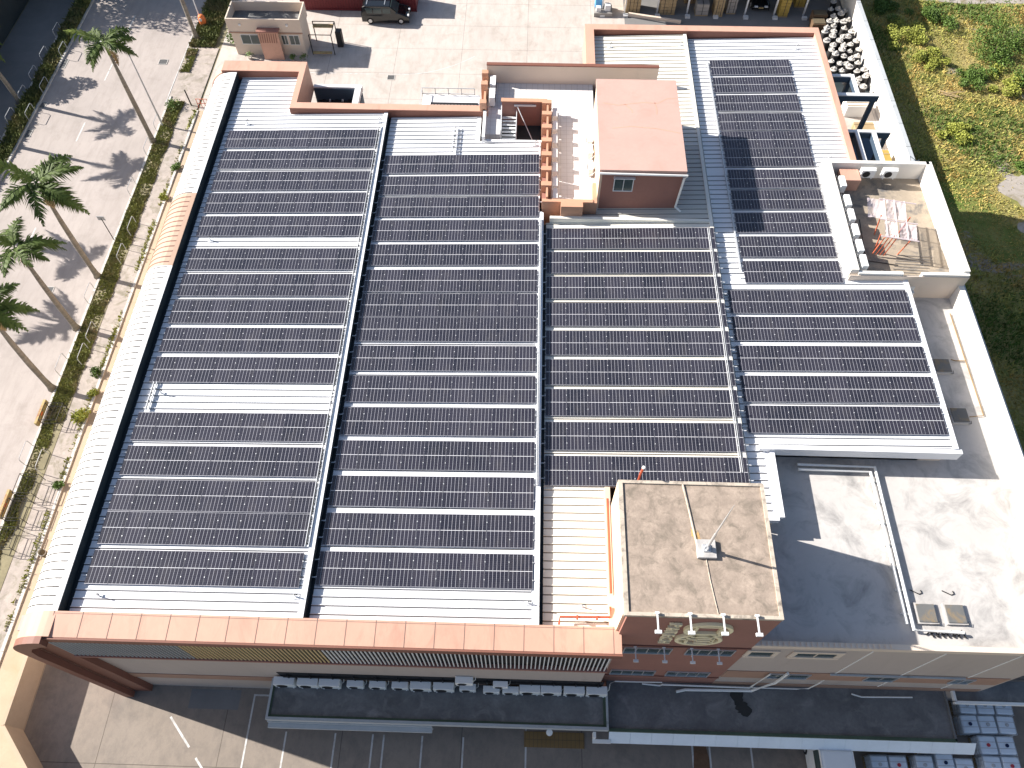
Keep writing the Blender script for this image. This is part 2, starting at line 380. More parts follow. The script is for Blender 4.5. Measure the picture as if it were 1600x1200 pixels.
sheet('b4', 11.6, 22.4, 18.75, 29.9, W_)
sheet('b4', 11.6, 12.75, 14.85, 18.75, W_, edge=.3)
# gutters (dark valleys) and ridge caps
g = MB()
for x0, x1, y0, y1 in ((-21.2, -20.95, 9.1, 47.7), (-9.9, -9.72, 9.1, 43.7), (.9, 1.08, 9.1, 34.1), (11.42, 11.6, 14.9, 53.0)):
    g.box(x0, x1, y0, y1, ZL-.6, ZL-.12)
g.build('gutter', 'gutter', FB, BO)
def ridge(x0, x1, y0, y1, mats='white_sheet'):
    MB().box(x0, x1, y0, y1, ZL-.4, ZR+.07).build('ridge_cap', mats, FB, BO)
ridge(-10.15, -9.9, 9.1, 43.7); ridge(.65, .9, 9.1, 34.6); ridge(11.2, 11.42, 34.1, 53.0, 'cream_sheet'); ridge(11.2, 11.42, 14.97, 34.1, 'cream_sheet')
MB().box(1.3, 11.2, 34.1, 34.3, ZL, ZR+.1).build('cross_flashing', 'cream_sheet', FB, BO)
MB().box(22.15, 22.42, 18.7, 29.95, ZL-.2, ZR+.05).build('eave_trim', 'white_sheet', FB, BO)
MB().box(12.2, 22.6, 18.45, 18.7, ZL-.35, ZR-.02).box(12.75, 13.0, 14.8, 18.45, ZL-.1, ZL+.12).build('eave_trim', 'white_sheet', FB, BO)
MB().box(11.5, 12.75, 14.65, 14.85, ZL-.3, ZL+.04).build('eave_trim', 'white_sheet', FB, BO)
for x, y0, y1, z1 in ((-21.2, 9.1, 47.6, 13.70), (-9.9, 9.1, 43.7, ZR+.03), (.9, 9.1, 34.1, ZR+.03)): MB().box(x, x+.012, y0, y1, ZL-.5, z1).build('step_shade', 'gutter', FB, BO)  # dark sheets paint the shade on step faces turned from the sun
# walls of the body, main block
MB().box(-23.2, 4.5, 8.35, 9.05, 0, 13.0).box(-23.2, -16.7, 9.05, 47.6, 0, 12.4).box(-16.7, 4.3, 9.05, 43.6, 0, 12.4).box(4.3, 21.0, 18.8, 53.2, 0, 12.4).build('wall', 'facade', FB, BO)
MB().box(12.9, 22.2, 18.8, 29.7, 12.0, ZL-.03).box(11.5, 12.7, 14.9, 18.8, 11.9, ZL-.1).box(11.1, 11.5, 14.9, 29, 11.9, ZL-.1).build('clerestory_wall', 'cream_wall', FB, BO)
# curved left eave
def arc(r0, cx, cz, off=0):
    return [(cx-(r0+off)*math.sin(t*math.pi/2/10), cz+(r0+off)*math.cos(t*math.pi/2/10)) for t in range(11)]
cz, cx, r0 = 11.78, -21.5, 1.96
def profile(off=0):
    top = cz+r0+off
    return [(-21.2, top)]+[(cx-(r0+off)*math.sin(t*math.pi/2/10), cz+(r0+off)*math.cos(t*math.pi/2/10)) for t in range(11)]+[(cx-r0-off, 8.0)]
def curved(y0, y1, mats, name):
    mb = MB(); p = profile(0); q = [(-21.2, 13.0)]+[(-21.5, 13.0), (-22.6, 12.6), (-23.2, 11.6), (-23.2, 8.0)]
    poly = p+q[::-1]; mb.prism(poly, y0, y1)
    k = math.ceil(y0/.41)
    p1 = profile(.02); p2 = profile(.006)
    while k*.41 < y1-.06:
        y = k*.41
        for i in range(1, len(p)-1):
            a, b_ = p1[i], p1[i+1]; c, d_ = p[i], p[i+1]
            mb.quad((a[0], y, a[1]), (b_[0], y, b_[1]), (b_[0], y+.04, b_[1]), (a[0], y+.04, a[1]))
            mb.quad((c[0], y, c[1]), (d_[0], y, d_[1]), (b_[0], y, b_[1]), (a[0], y, a[1]))
            a, b_ = p2[i], p2[i+1]; mb.quad((a[0], y-.06, a[1]), (b_[0], y-.06, b_[1]), (b_[0], y-.003, b_[1]), (a[0], y-.003, a[1]), 1)
        k += 1
    return mb.build(name, mats, FB, BO)
curved(9.1, 29.6, ['curve_sheet', 'curve_seam'], 'curved_eave'); curved(29.6, 35.6, ['curve_peach', 'brown'], 'curved_eave'); curved(35.6, 47.6, ['curve_sheet', 'curve_seam'], 'curved_eave')
MB().box(-23.45, -23.2, 9.1, 47.6, 0, 8.0).build('wall', 'facade', FB, BO)
# front fascia with wrapped corner
p = profile(.03); inn = [(-21.2, 13.0), (-21.9, 12.9), (-22.6, 12.5), (-23.0, 11.9), (-23.1, 11.0), (-23.1, 0.0)]
end = [(-21.2, p[0][1])]+p[1:-1]+[(cx-r0-.03, 0)]
fas = MB().prism(end+inn[::-1], 7.95, 9.1)
fas.hexa([(-21.2, 7.95, 13.0), (4.62, 7.95, 13.0), (4.62, 9.1, 13.0), (-21.2, 9.1, 13.0)], [(-21.2, 7.95, 13.68), (4.62, 7.95, 13.68), (4.62, 9.1, 13.78), (-21.2, 9.1, 13.78)])
fas.m[:] = [0]*len(fas.m)
fo = fas.build('fascia', ['peach'], FB, BO)
sm = MB()
x = -21.3
while x < 4.5:
    sm.hexa([(x-.012, 7.95, 13.685), (x+.012, 7.95, 13.685), (x+.012, 9.1, 13.785), (x-.012, 9.1, 13.785)], [(x-.012, 7.95, 13.69), (x+.012, 7.95, 13.69), (x+.012, 9.1, 13.79), (x-.012, 9.1, 13.79)]); x += 1.345
sm.box(-21.3, 4.6, 8.99, 9.01, 13.775, 13.782)
sm.build('panel_seam', 'peach_seam', fo, BO)
MB().prism([(a, b_) for a, b_ in profile(.05)[1:-1]]+[(cx-r0-.05, 0), (-23.0, 0), (-23.0, 11.0), (-22.85, 11.9), (-22.5, 12.5), (-21.9, 12.95), (-21.5, 13.1)], 7.62, 7.95).box(-21.5, 4.65, 7.85, 7.95, 13.1, 13.66).build('end_frame', 'brown', FB, BO)
MB().box(-23.0, -22.0, 8.0, 8.34, 0, 12.4).build('end_pier', 'brown', FB, BO)
# louvre screens
def louvre(x0, x1, sm_):
    mb = MB().box(x0, x1, 8.16, 8.22, 9.75, 13.05, 1)
    n = int(round((x1-x0)/.2))
    for i in range(n):
        x = x0+(i+.5)*(x1-x0)/n; mb.box(x-.026, x+.026, 7.98, 8.03, 9.75, 13.05)
    mb.build('louvre_screen', [sm_, 'slat_back'], FB, BO)
louvre(-22.0, -15.9, 'slat_grey'); louvre(-15.9, -9.2, 'slat_gold'); louvre(-9.2, 4.3, 'steel_white')
MB().box(-22.0, 4.35, 7.93, 8.33, 9.55, 9.75).build('louvre_sill', 'brick_brown', FB, BO)
fb = MB().box(-22.0, 5.0, 8.31, 8.35, 2.7, 3.7)
fb.build('wall_band', 'facade_band', FB, BO)
for i in range(20):
    pass
# perimeter parapets (peach)
MB().box(-22.3, -16.3, 47.6, 48.7, 11.5, 13.85).box(-16.7, -16.3, 44.3, 47.6, 11.5, 13.85).build('parapet', 'peach', FB, BO)
MB().prism([(a, b_) for a, b_ in profile(.08)]+[(-23.2, 8.0), (-23.2, 11), (-21.2, 13.0)], 47.6, 48.7).build('parapet', 'peach', FB, BO)
MB().box(-16.7, -3.0, 43.7, 44.3, 11.5, 13.85).build('parapet', 'peach', FB, BO)
MB().box(3.85, 4.5, 47.6, 53.1, 11.5, 13.85).box(3.85, 21.3, 53.1, 53.75, 11.5, 13.85).box(20.9, 21.3, 39.3, 53.1, 11.5, 13.85).build('parapet', 'peach', FB, BO)
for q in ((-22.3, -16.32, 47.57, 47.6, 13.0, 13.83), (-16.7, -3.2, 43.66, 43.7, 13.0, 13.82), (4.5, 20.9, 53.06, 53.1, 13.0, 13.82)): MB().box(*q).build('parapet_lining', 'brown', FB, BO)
# terrace
MB().box(-3.1, 4.3, 44.1, 47.3, 12.3, 13.45).box(1.2, 4.3, 35.1, 44.1, 12.3, 13.45).box(-3.1, -2.1, 41.9, 44.1, 12.3, 13.45).build('terrace_floor', 'terrace_tile', FB, BO)
MB().box(-3.2, 8.8, 47.25, 47.5, 12.4, 14.88).build('terrace_wall', 'cream_wall', FB, BO)
MB().box(-3.22, 8.82, 47.23, 47.52, 14.88, 14.95).build('terrace_coping', 'brown', FB, BO)
MB().box(.78, 1.02, 35.1, 44.4, 12.4, 14.0).build('terrace_parapet', 'brick_brown', FB, BO)
cp = MB()
for yb in (43.9, 42.75, 41.45, 40.15, 38.85, 37.5, 36.15): cp.box(.7, 1.35, yb-.18, yb+.18, 12.6, 14.62); cp.box(1.02, 1.14, yb-1.05, yb-.18, 14.1, 14.5)
cp.build('terrace_buttress', 'peach_edge', FB, BO)
MB().box(.78, 3.95, 34.85, 35.1, 12.4, 14.35).box(3.95, 4.2, 34.85, 36.6, 12.4, 14.3).build('terrace_parapet', 'peach_edge', FB, BO)
MB().box(1.95, 3.3, 34.3, 34.85, 12.4, 14.5).build('vent_shaft', 'peach_edge', FB, BO)
cp = MB()
for yb in (47.1, 45.9, 43.95): cp.box(-3.55, -3.1, yb-.2, yb+.2, 12.4, 14.5); 
cp.box(-3.35, -3.2, 43.75, 47.3, 12.4, 14.0)
cp.build('terrace_buttress', 'peach_edge', FB, BO)
# stair well on terrace
MB().box(-2.05, 1.0, 44.0, 44.2, 10.5, 14.45).build('stairwell_wall', 'brick_brown', FB, BO)
MB().box(-2.1, 1.05, 43.95, 44.3, 14.45, 14.52).build('stairwell_coping', 'peach_edge', FB, BO)
MB().box(-1.2, .3, 43.93, 43.99, 14.12, 14.25).build('wall_lamp', 'steel_white', FB, BO)
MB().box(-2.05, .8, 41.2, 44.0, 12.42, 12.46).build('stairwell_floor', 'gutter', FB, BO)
st = MB()
for i in range(9): st.box(-2.0, -1.0, 43.6-i*.24, 43.8-i*.24, 13.35-i*.1, 13.38-i*.1)
st.box(-1.05, -1.0, 41.6, 43.9, 12.0, 13.9); st.tube([(-2.05, 43.9, 14.2), (-2.05, 41.4, 12.9)], .035); st.tube([(-1.0, 43.9, 14.2), (.2, 41.9, 12.7)], .03)
st.build('stairs', 'galv', FB, BO)
MB().box(-3.3, -3.1, 41.1, 44.2, 12.4, 13.9).box(-3.1, .8, 41.0, 41.2, 12.4, 13.62).build('stairwell_kerb', 'steel_white', FB, BO)
# pink stair block
SB = MB().box(4.35, 9.2, 35.3, 43.3, 12.4, 16.55).build('roof_house', 'brick_brown', FB, BO)
MB().box(4.15, 9.33, 35.1, 43.45, 16.55, 16.8).build('roof_slab', 'roof_pink', SB, BO)
MB().box(4.2, 4.35, 35.3, 43.35, 12.4, 16.55).build('side_wall', 'tower_side', FB, BO)
for poly in ([(4.5, 41.1), (5.5, 40.9), (6.2, 41.05), (7.0, 41.2), (8.0, 41.15), (8.6, 41.6), (9.2, 41.65)], [(7.8, 41.2), (7.9, 40.5), (7.85, 40.1)], [(5.9, 41.0), (6.3, 40.5), (6.35, 40.2)], [(5.0, 38.75), (6.2, 38.95), (7.7, 38.8), (8.5, 38.6), (9.2, 38.4)]):
    cr = MB(); nl = []
    for a, p_ in enumerate(poly):
        q_ = poly[min(a+1, len(poly)-1)]; r_ = poly[max(a-1, 0)]; dx, dy = q_[0]-r_[0], q_[1]-r_[1]; L = math.hypot(dx, dy); nl.append((-dy/L*.035, dx/L*.035))
    vs = [(p_[0]-k[0], p_[1]-k[1], 16.804) for p_, k in zip(poly, nl)]+[(p_[0]+k[0], p_[1]+k[1], 16.804) for p_, k in zip(poly, nl)]; N = len(poly)
    cr.add(vs, [(a, a+1, N+a+1, N+a) for a in range(N-1)]); cr.build('roof_crack', 'peach_seam' if 0 else 'peach', SB, BO)
MB().tube([(4.15, 35.0, 16.6), (9.4, 35.0, 16.55), (9.25, 35.1, 16.2), (9.15, 35.2, 13.75), (9.5, 34.95, 13.6)], .07).build('roof_drain_pipe', 'white_paint', SB, BO)
def window(x0, x1, z0, z1, y, n=2, parent=FB, off=BO, fm='steel_white', fw=.05):
    f = MB(); yy = y-.03
    f.box(x0-fw, x1+fw, yy-.03, yy+.02, z1, z1+fw).box(x0-fw, x1+fw, yy-.05, yy+.02, z0-fw, z0).box(x0-fw, x0, yy-.03, yy+.02, z0, z1).box(x1, x1+fw, yy-.03, yy+.02, z0, z1)
    for i in range(1, n): xx = x0+(x1-x0)*i/n; f.box(xx-.02, xx+.02, yy-.03, yy+.01, z0, z1)
    w_ = f.build('window', fm, parent, off)
    MB().box(x0, x1, yy+.0, yy+.015, z0, z1).build('pane', 'dark_glass', w_, off)
    return w_
window(5.15, 6.25, 15.0, 16.0, 35.3, 2); MB().box(5.05, 6.35, 35.1, 35.3, 16.05, 16.1).build('window_hood', 'steel_white', FB, BO)
# tower
TW = MB().box(4.5, 10.95, 8.8, 14.9, 0, 16.7).build('tower_wall', 'brick_brown', FB, BO)
MB().box(4.36, 4.5, 8.95, 14.95, 12.6, 16.72).box(4.1, 4.36, 9.1, 16.0, 13.0, 13.75).build('tower_side_wall', 'tower_side', FB, BO)
MB().box(4.5, 10.95, 8.95, 14.9, 16.7, 16.86).build('tower_roof', 'old_concrete', FB, BO)
MB().box(4.36, 4.56, 8.8, 14.95, 16.72, 16.93).box(10.82, 10.98, 8.8, 14.95, 16.72, 16.93).box(4.56, 10.82, 14.8, 14.95, 16.72, 16.93).box(4.56, 10.82, 8.8, 8.95, 16.72, 16.93).build('tower_coping', 'old_coping', FB, BO)
MB().tube([(7.3, 14.8, 16.9), (7.45, 13.8, 16.88), (7.6, 12.6, 16.88), (7.7, 11.8, 16.88)], .045).tube([(8.0, 11.6, 16.88), (8.1, 10.4, 16.88), (8.3, 8.9, 16.88)], .02).build('roof_cable', 'old_coping', FB, BO)
for q in ((4.5, 10.95, 8.74, 8.8, 11.75, 11.85), (4.5, 10.95, 8.75, 8.8, 4.9, 5.0)): MB().box(*q).build('tower_ledge', 'brown', FB, BO)
for x0, x1, z0, z1, n_ in ((5.1, 7.3, 10.4, 11.35, 4), (8.1, 10.3, 10.4, 11.35, 4), (5.0, 7.3, 5.3, 6.2, 4), (8.0, 10.2, 5.3, 6.2, 4)): window(x0, x1, z0, z1, 8.8, n_, fm='metal')
# right hand lower block
MB().box(10.95, 25.9, 8.8, 30.0, 0, 11.9).build('lower_block_wall', 'facade', FB, BO)
MB().box(11.0, 25.6, 9.05, 30.0, 11.9, 12.0).build('lower_roof', 'light_roof', FB, BO)
MB().box(25.6, 25.9, 9.05, 30.0, 11.9, 13.2).build('side_parapet', 'white_wall', FB, BO)
MB().box(25.88, 26.05, 8.8, 30.0, 11.0, 13.1).build('parapet_cap', 'canopy_edge', FB, BO)
fp = MB().box(10.95, 25.6, 8.8, 9.05, 11.9, 12.35); 
for i in range(40):
    x = 11.3+i*.26
    if x < 17.5: fp.box(x, x+.13, 8.82, 9.03, 12.35, 12.40)
fp.build('front_parapet', 'cream_wall', FB, BO)
window(11.1, 12.2, 10.5, 11.3, 8.8, 1, fm='cream_wall', fw=.22); window(13.3, 15.2, 10.6, 11.3, 8.8, 2, fm='cream_wall', fw=.28)
MB().box(10.97, 25.7, 8.76, 8.8, 5.3, 6.9).build('wall_band', 'facade_band', FB, BO)
for x0, x1 in ((13.3, 15.4), (18.5, 20.0), (23.0, 24.0)): window(x0, x1, 5.7, 6.6, 8.76, 2, fm='metal')
MB().box(16.3, 23.3, 8.66, 8.76, 6.95, 7.02).build('window_ledge', 'canopy_edge', FB, BO)
MB().box(10.97, 25.7, 8.77, 8.8, 3.2, 3.9).build('wall_band', 'facade_band', FB, BO)
jl = MB()
for x in (16.6, 20.0, 23.5): jl.box(x-.03, x+.03, 8.77, 8.8, 3.9, 5.3).box(x-.03, x+.03, 8.77, 8.8, 6.9, 11.9)
jl.build('wall_joint', 'white_paint', FB, BO)
for pts, r in (([(7.0, 8.65, 3.4), (8.0, 8.6, 3.3), (8.1, 8.6, 3.6), (13.0, 8.6, 3.45), (13.2, 8.65, 6.9)], .05), ([(8.9, 8.3, 3.3), (9.4, 8.4, 3.4), (13.1, 8.45, 3.4), (14.0, 8.6, 5.0), (14.1, 8.7, 7.0)], .08), ([(12.9, 8.6, 3.5), (15.6, 8.6, 3.5), (16.2, 8.6, 3.7), (16.3, 8.6, 5.5)], .035), ([(5.2, 8.6, 3.45), (5.4, 8.6, 4.1), (8.0, 8.62, 4.1)], .035), ([(18.6, 8.4, 3.6), (19.2, 8.3, 3.4), (22.0, 8.35, 3.45)], .04)): MB().tube(pts, r).build('wall_pipe', 'white_paint', FB, BO)
# canopies
def canopy(x0, x1, y0, y1, z, ft, em, name='canopy'):
    o = MB().box(x0, x1, y0, y1, z-.3, z).build(name, 'canopy_roof', FB, BO)
    e = MB().box(x0-.12, x1+.12, y0-.15, y0, z-.45, z+.12).box(x0-.12, x0, y0, y1, z-.3, z+.12).box(x1, x1+.12, y0, y1, z-.3, z+.12)
    e.build('canopy_edge', em, FB, BO); return o
canopy(-13.7, 4.9, 6.3, 8.35, 3.5, 0, 'canopy_edge')
MB().box(-13.6, 4.8, 6.3, 6.42, 3.5, 3.56).box(-13.7, -13.6, 6.3, 8.3, 3.5, 3.56).box(4.75, 4.9, 6.3, 8.3, 3.5, 3.56).build('canopy_moss', 'moss_edge', FB, BO)
MB().box(-13.85, -4.7, 5.85, 6.1, 2.5, 2.75).box(-13.85, -4.7, 6.1, 6.15, 2.0, 3.05).build('canopy_gutter', 'canopy_edge', FB, BO)
MB().box(5.02, 23.9, 6.3, 8.8, 2.95, 3.2).box(23.9, 24.0, 6.2, 8.8, 2.95, 3.3).build('canopy', 'canopy_roof', FB, BO)
MB().box(5.02, 24.0, 6.15, 6.3, 2.9, 3.3).build('canopy_moss', 'moss_edge', FB, BO)
cf = MB(); 
x = 5.1
while x < 24: cf.hexa([(x, 5.65, 2.35), (x+1.17, 5.65, 2.35), (x+1.17, 6.15, 2.9), (x, 6.15, 2.9)], [(x, 5.65, 2.45), (x+1.17, 5.65, 2.45), (x+1.17, 6.15, 3.0), (x, 6.15, 3.0)]); x += 1.18
cf.build('canopy_awning', 'tote', FB, BO)
MB().box(24.3, 24.45, 8.2, 8.8, 3.2, 3.45).box(24.3, 30, 8.1, 8.25, 3.2, 3.45).build('canopy_edge', 'white_paint', FB, BO)
MB().box(24.45, 30, 8.25, 9.4, 3.1, 3.25).build('canopy', 'canopy_roof', FB, BO)
MB().box(4.2, 4.35, 5.8, 6.1, 2.6, 3.2).box(4.2, 5.2, 5.6, 5.8, 2.5, 2.65).build('downpipe', 'white_paint', FB, BO)
# annex block with open roof
MB().box(19.3, 25.6, 30.0, 38.9, 0, 13.0).build('annex_floor', 'annex_floor', FB, BO)
MB().box(18.95, 19.4, 30.0, 39.3, 12.8, 14.25).box(19.4, 25.7, 38.9, 39.15, 12.8, 14.25).box(19.4, 22.0, 29.85, 30.05, 12.0, 14.1).box(23.1, 25.85, 29.85, 30.05, 12.0, 14.1).box(25.5, 25.85, 30.05, 39.15, 11.0, 14.25).build('annex_parapet', 'white_wall', FB, BO)
MB().box(18.93, 25.87, 29.8, 29.85, 12.0, 13.95).build('annex_front', 'cream_wall', FB, BO)
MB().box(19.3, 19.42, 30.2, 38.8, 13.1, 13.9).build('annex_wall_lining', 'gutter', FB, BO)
MB().box(20.0, 21.2, 37.7, 38.7, 13.0, 13.9).build('annex_store', 'peach', FB, BO)
sp_ = MB()
for i in range(4): sp_.box(22.0, 23.1, 29.0+i*.25, 29.25+i*.25, 12.0, 12.3+i*.25)
sp_.build('annex_steps', 'white_wall', FB, BO)

# letters and emblem on tower front
def text(s, size, loc, rot, mt_, parent):
    c = bpy.data.curves.new('sign_letter', 'FONT'); c.body = s; c.size = size; c.extrude = .05; c.offset = .004; c.align_x = 'CENTER'; c.align_y = 'CENTER'
    t = bpy.data.objects.new('tmp', c); S.collection.objects.link(t)
    dg = bpy.context.evaluated_depsgraph_get(); me = bpy.data.meshes.new_from_object(t.evaluated_get(dg)); bpy.data.objects.remove(t)
    me.materials.clear(); me.materials.append(M[mt_])
    o = bpy.data.objects.new('sign_letter', me); S.collection.objects.link(o); o.parent = parent
    o.location = Vector(loc)-Vector(BO); o.rotation_euler = rot; return o
SG = bpy.data.objects.new('tower_sign', None); S.collection.objects.link(SG); SG.parent = FB
for i, ch in enumerate('PATECH'):
    t = text(ch, .78, (6.62, 8.72, 15.95-i*.58), (math.radians(90), math.radians(90), 0), 'gold', FB)
bpy.data.objects.remove(SG)
em = MB()
def ring(cx_, cz_, ra, rb, wd=.085, n=28):
    for j in range(n):
        a0, a1 = 2*math.pi*j/n, 2*math.pi*(j+1)/n
        P = lambda a, k, yy: (cx_+(ra+k)*math.cos(a), yy, cz_+(rb+k)*math.sin(a))
        em.hexa([P(a0, -wd, 8.66), P(a1, -wd, 8.66), P(a1, -wd, 8.8), P(a0, -wd, 8.8)], [P(a0, wd, 8.66), P(a1, wd, 8.66), P(a1, wd, 8.8), P(a0, wd, 8.8)])
ring(8.2, 15.2, .98, .92); ring(8.1, 13.55, .98, .85)
def bar(xa, za, xb, zb, wd=.07):
    dx, dz = xb-xa, zb-za; L = math.hypot(dx, dz); nx, nz = -dz/L*wd, dx/L*wd
    em.hexa([(xa-nx, 8.67, za-nz), (xb-nx, 8.67, zb-nz), (xb-nx, 8.8, zb-nz), (xa-nx, 8.8, za-nz)], [(xa+nx, 8.67, za+nz), (xb+nx, 8.67, zb+nz), (xb+nx, 8.8, zb+nz), (xa+nx, 8.8, za+nz)])
for q in ((7.65, 15.85, 7.65, 14.55), (8.75, 15.85, 8.75, 14.55), (7.65, 15.78, 8.75, 15.78), (7.65, 14.62, 8.75, 14.62),
          (7.6, 14.15, 7.6, 12.9), (7.2, 13.6, 8.0, 13.6), (7.9, 14.1, 8.75, 14.0), (8.0, 13.75, 8.75, 13.75), (8.05, 13.4, 8.75, 13.4), (8.0, 13.05, 8.6, 13.0), (8.7, 14.05, 8.75, 13.2), (7.4, 14.05, 7.9, 14.1)): bar(*q)
em.build('emblem', 'gold', FB, BO)

# ---------------------------------------------------------------- solar arrays
def panel_mesh():
    mb = MB(); hx, hy = .567, .861
    mb.box(-hx+.012, hx-.012, -hy+.012, hy-.012, -.03, .0, 0)
    for a in ((-hx, hx, -hy, -hy+.02), (-hx, hx, hy-.02, hy), (-hx, -hx+.012, -hy+.02, hy-.02), (hx-.012, hx, -hy+.02, hy-.02)): mb.box(*a, -.035, .004, 1 if a[1]-a[0] > .5 else 2)
    me_o = mb.build('solar_panel', ['solar_glass', 'panel_frame', 'panel_frame_dark']); me = me_o.data; bpy.data.objects.remove(me_o); return me
PM = panel_mesh(); rail_cache = {}
def array(bay, x0, ytop, n, label, group):
    z0 = zr(x0, bay); bx0, bx1 = BAYS[bay]; tilt = math.atan((ZR-ZL)/(bx1-bx0))
    o = thing('solar_array', label, 'solar panels', (x0, ytop-.85, z0+.115), 0, group)
    o.rotation_euler = (0, -tilt, 0)
    for i in range(n):
        q = bpy.data.objects.new('solar_panel', PM); S.collection.objects.link(q); q.parent = o; q.location = (.567+i*1.142, 0, random.uniform(-.004, .004)); q.scale = (1, .975, 1); q.rotation_euler = (random.gauss(0, .004), random.gauss(0, .004), 0)
    L = n*1.142
    if n not in rail_cache:
        r = MB()
        for yy in (-.43, .43):
            r.box(-.28, L+.22, yy-.022, yy+.022, -.09, -.04)
            for i in range(n+1): r.box(i*1.142-.025, i*1.142+.015, yy-.024, yy+.024, -.03, .018)
            for i in range(int(L/1.6)+1): r.box(i*1.6+.1, i*1.6+.16, yy-.03, yy+.03, -.11, -.09)
        rail_cache[n] = r.build('mounting_rail', 'galv', o)
    else:
        c = rail_cache[n].copy(); S.collection.objects.link(c); c.parent = o
ROWS = [
 ('b1', -20.6, 9, (41.90, 39.90, 37.93, 35.96, 34.0, 31.33, 29.33, 27.36, 25.38, 23.38, 19.82, 17.83, 15.9, 14.17, 12.2), 'the leftmost roof strip'),
 ('b2', -9.68, 9, (39.78, 37.83, 35.92, 33.93, 31.97, 29.97, 28.15, 26.42, 24.45, 22.45, 20.44, 18.46, 16.44, 14.42, 12.44), 'the second roof strip'),
 ('b3', 1.12, 9, (33.58, 31.66, 29.74, 27.77, 25.78, 23.83, 21.9, 19.86, 17.87), 'the cream strip behind the tower'),
 ('b4', 12.93, 5, (50.35, 48.4, 46.45, 44.5, 42.7, 40.98, 39.02, 37.15, 35.17, 33.22, 31.24), 'the narrow upper right roof'),
 ('b4', 11.8, 9, (28.98, 27.07, 25.05, 23.06, 21.16), 'the wide lower right roof')]
for bay, x0, n_, ys, where in ROWS:
    for i, yt in enumerate(ys):
        pos = 'topmost row' if i == 0 else ('bottom row' if i == len(ys)-1 else ORD[i]+' row from the top')
        array(bay, x0, yt, n_, f'{pos} of dark solar panels on {where}', 'rows of solar panels on '+where)

# ---------------------------------------------------------------- rooftop things
# safety anchors
def make_anchor():
    o = thing('roof_anchor', 'small grey roof safety anchor', 'roof anchor', group='safety anchors on the white roofs')
    MB().box(-.16, .16, -.1, .1, 0, .03).box(-.03, .03, -.03, .03, .03, .3).build('base_plate', 'galv', o)
    MB().tube([(0, 0, .3), (0, -.0, .38), (.08, 0, .42), (.14, 0, .36), (.1, 0, .3)], .02).build('eye_ring', 'dark', o)
    return o
AN = Proto(make_anchor())
for x, y, z, l in ((-19.5, 42.6, 13.3, 'small roof anchor at the top left corner of the leftmost roof strip'), (-10.4, 42.7, 13.6, 'small roof anchor at the top right corner of the leftmost roof strip'),
   (-19.6, 32.0, 13.3, 'small roof anchor in the upper white gap of the leftmost strip'), (-19.7, 21.0, 13.3, 'small roof anchor in the lower white gap of the leftmost strip'),
   (-19.7, 9.95, 13.3, 'small roof anchor by the fascia at the bottom left of the roof'), (-10.4, 10.1, 13.6, 'small roof anchor by the fascia at the bottom right of the leftmost strip'),
   (.4, 10.1, 13.6, 'small roof anchor by the fascia at the bottom of the second strip'), (.3, 40.7, 13.6, 'small roof anchor on the second strip beside the terrace buttresses'),
   (2.9, 10.1, 13.3, 'small roof anchor on the cream roof left of the brown tower'), (5.7, 51.6, 13.4, 'small roof anchor at the left of the top cream roof'),
   (10.9, 51.7, 13.55, 'small roof anchor at the right of the top cream roof'), (19.4, 51.6, 13.5, 'small roof anchor near the top right roof corner'), (19.6, 39.9, 13.5, 'small roof anchor just above the annex roof')):
    AN.place((x, y, z), 0, l)
def tray(x, y0, y1, z, label, wd=.2):
    o = thing('cable_tray', label, 'cable tray', (x, y0, z), 0, 'cable trays along the roof ridges')
    s = MB().box(-wd/2, -wd/2+.03, 0, y1-y0, 0, .08).box(wd/2-.03, wd/2, 0, y1-y0, 0, .08)
    k = 0
    while k < y1-y0-.3: s.box(-wd/2+.03, wd/2-.03, k, k+.08, .0, .03); k += .5
    s.build('side_rails', 'galv', o)
    c = MB().tube([(-.03, .1, .05), (-.03, y1-y0-.1, .05)], .018, 5)
    c.build('cable', 'dark', o)
    return o
tray(-10.28, 12.5, 42.2, 13.66, 'long galvanised cable tray on the ridge right of the leftmost panel rows')
tray(11.05, 17.0, 33.5, 13.66, 'cable tray on the ridge right of the cream roof panel rows', .12)
tray(-5.1, 39.95, 42.5, 13.55, 'short wide cable tray on the white roof left of the stair well', .3)
tray(.73, 16, 34, 13.67, 'thin cable tray on the ridge between second strip and cream roof', .1)
tray(-20.2, 19.95, 21.7, 13.36, 'short cable tray crossing the lower white gap beside the curved eave', .2)
tray(12.75, 30.5, 50.2, 13.35, 'thin cable tray along the left ends of the upper right panel rows', .08)
# lightning rod
o = thing('lightning_rod', 'tall grey lightning rod on a square concrete block on the tower roof', 'lightning rod', (8.05, 11.75, 16.86))
MB().box(-.42, .42, -.42, .42, 0, .18).build('concrete_base', 'light_roof', o, bevel=.03)
MB().box(-.16, .16, -.16, .16, .18, .24).box(-.12, .12, -.03, .03, .24, .5).box(-.03, .03, -.12, .12, .24, .5).build('base_plate', 'metal', o)
MB().tube([(0, 0, .24), (0, 0, 1.9), (.0, 0, 1.95), (.02, 0, 3.6), (.03, 0, 5.0)], [.065, .06, .04, .035, .01], 8).build('mast', 'metal', o)
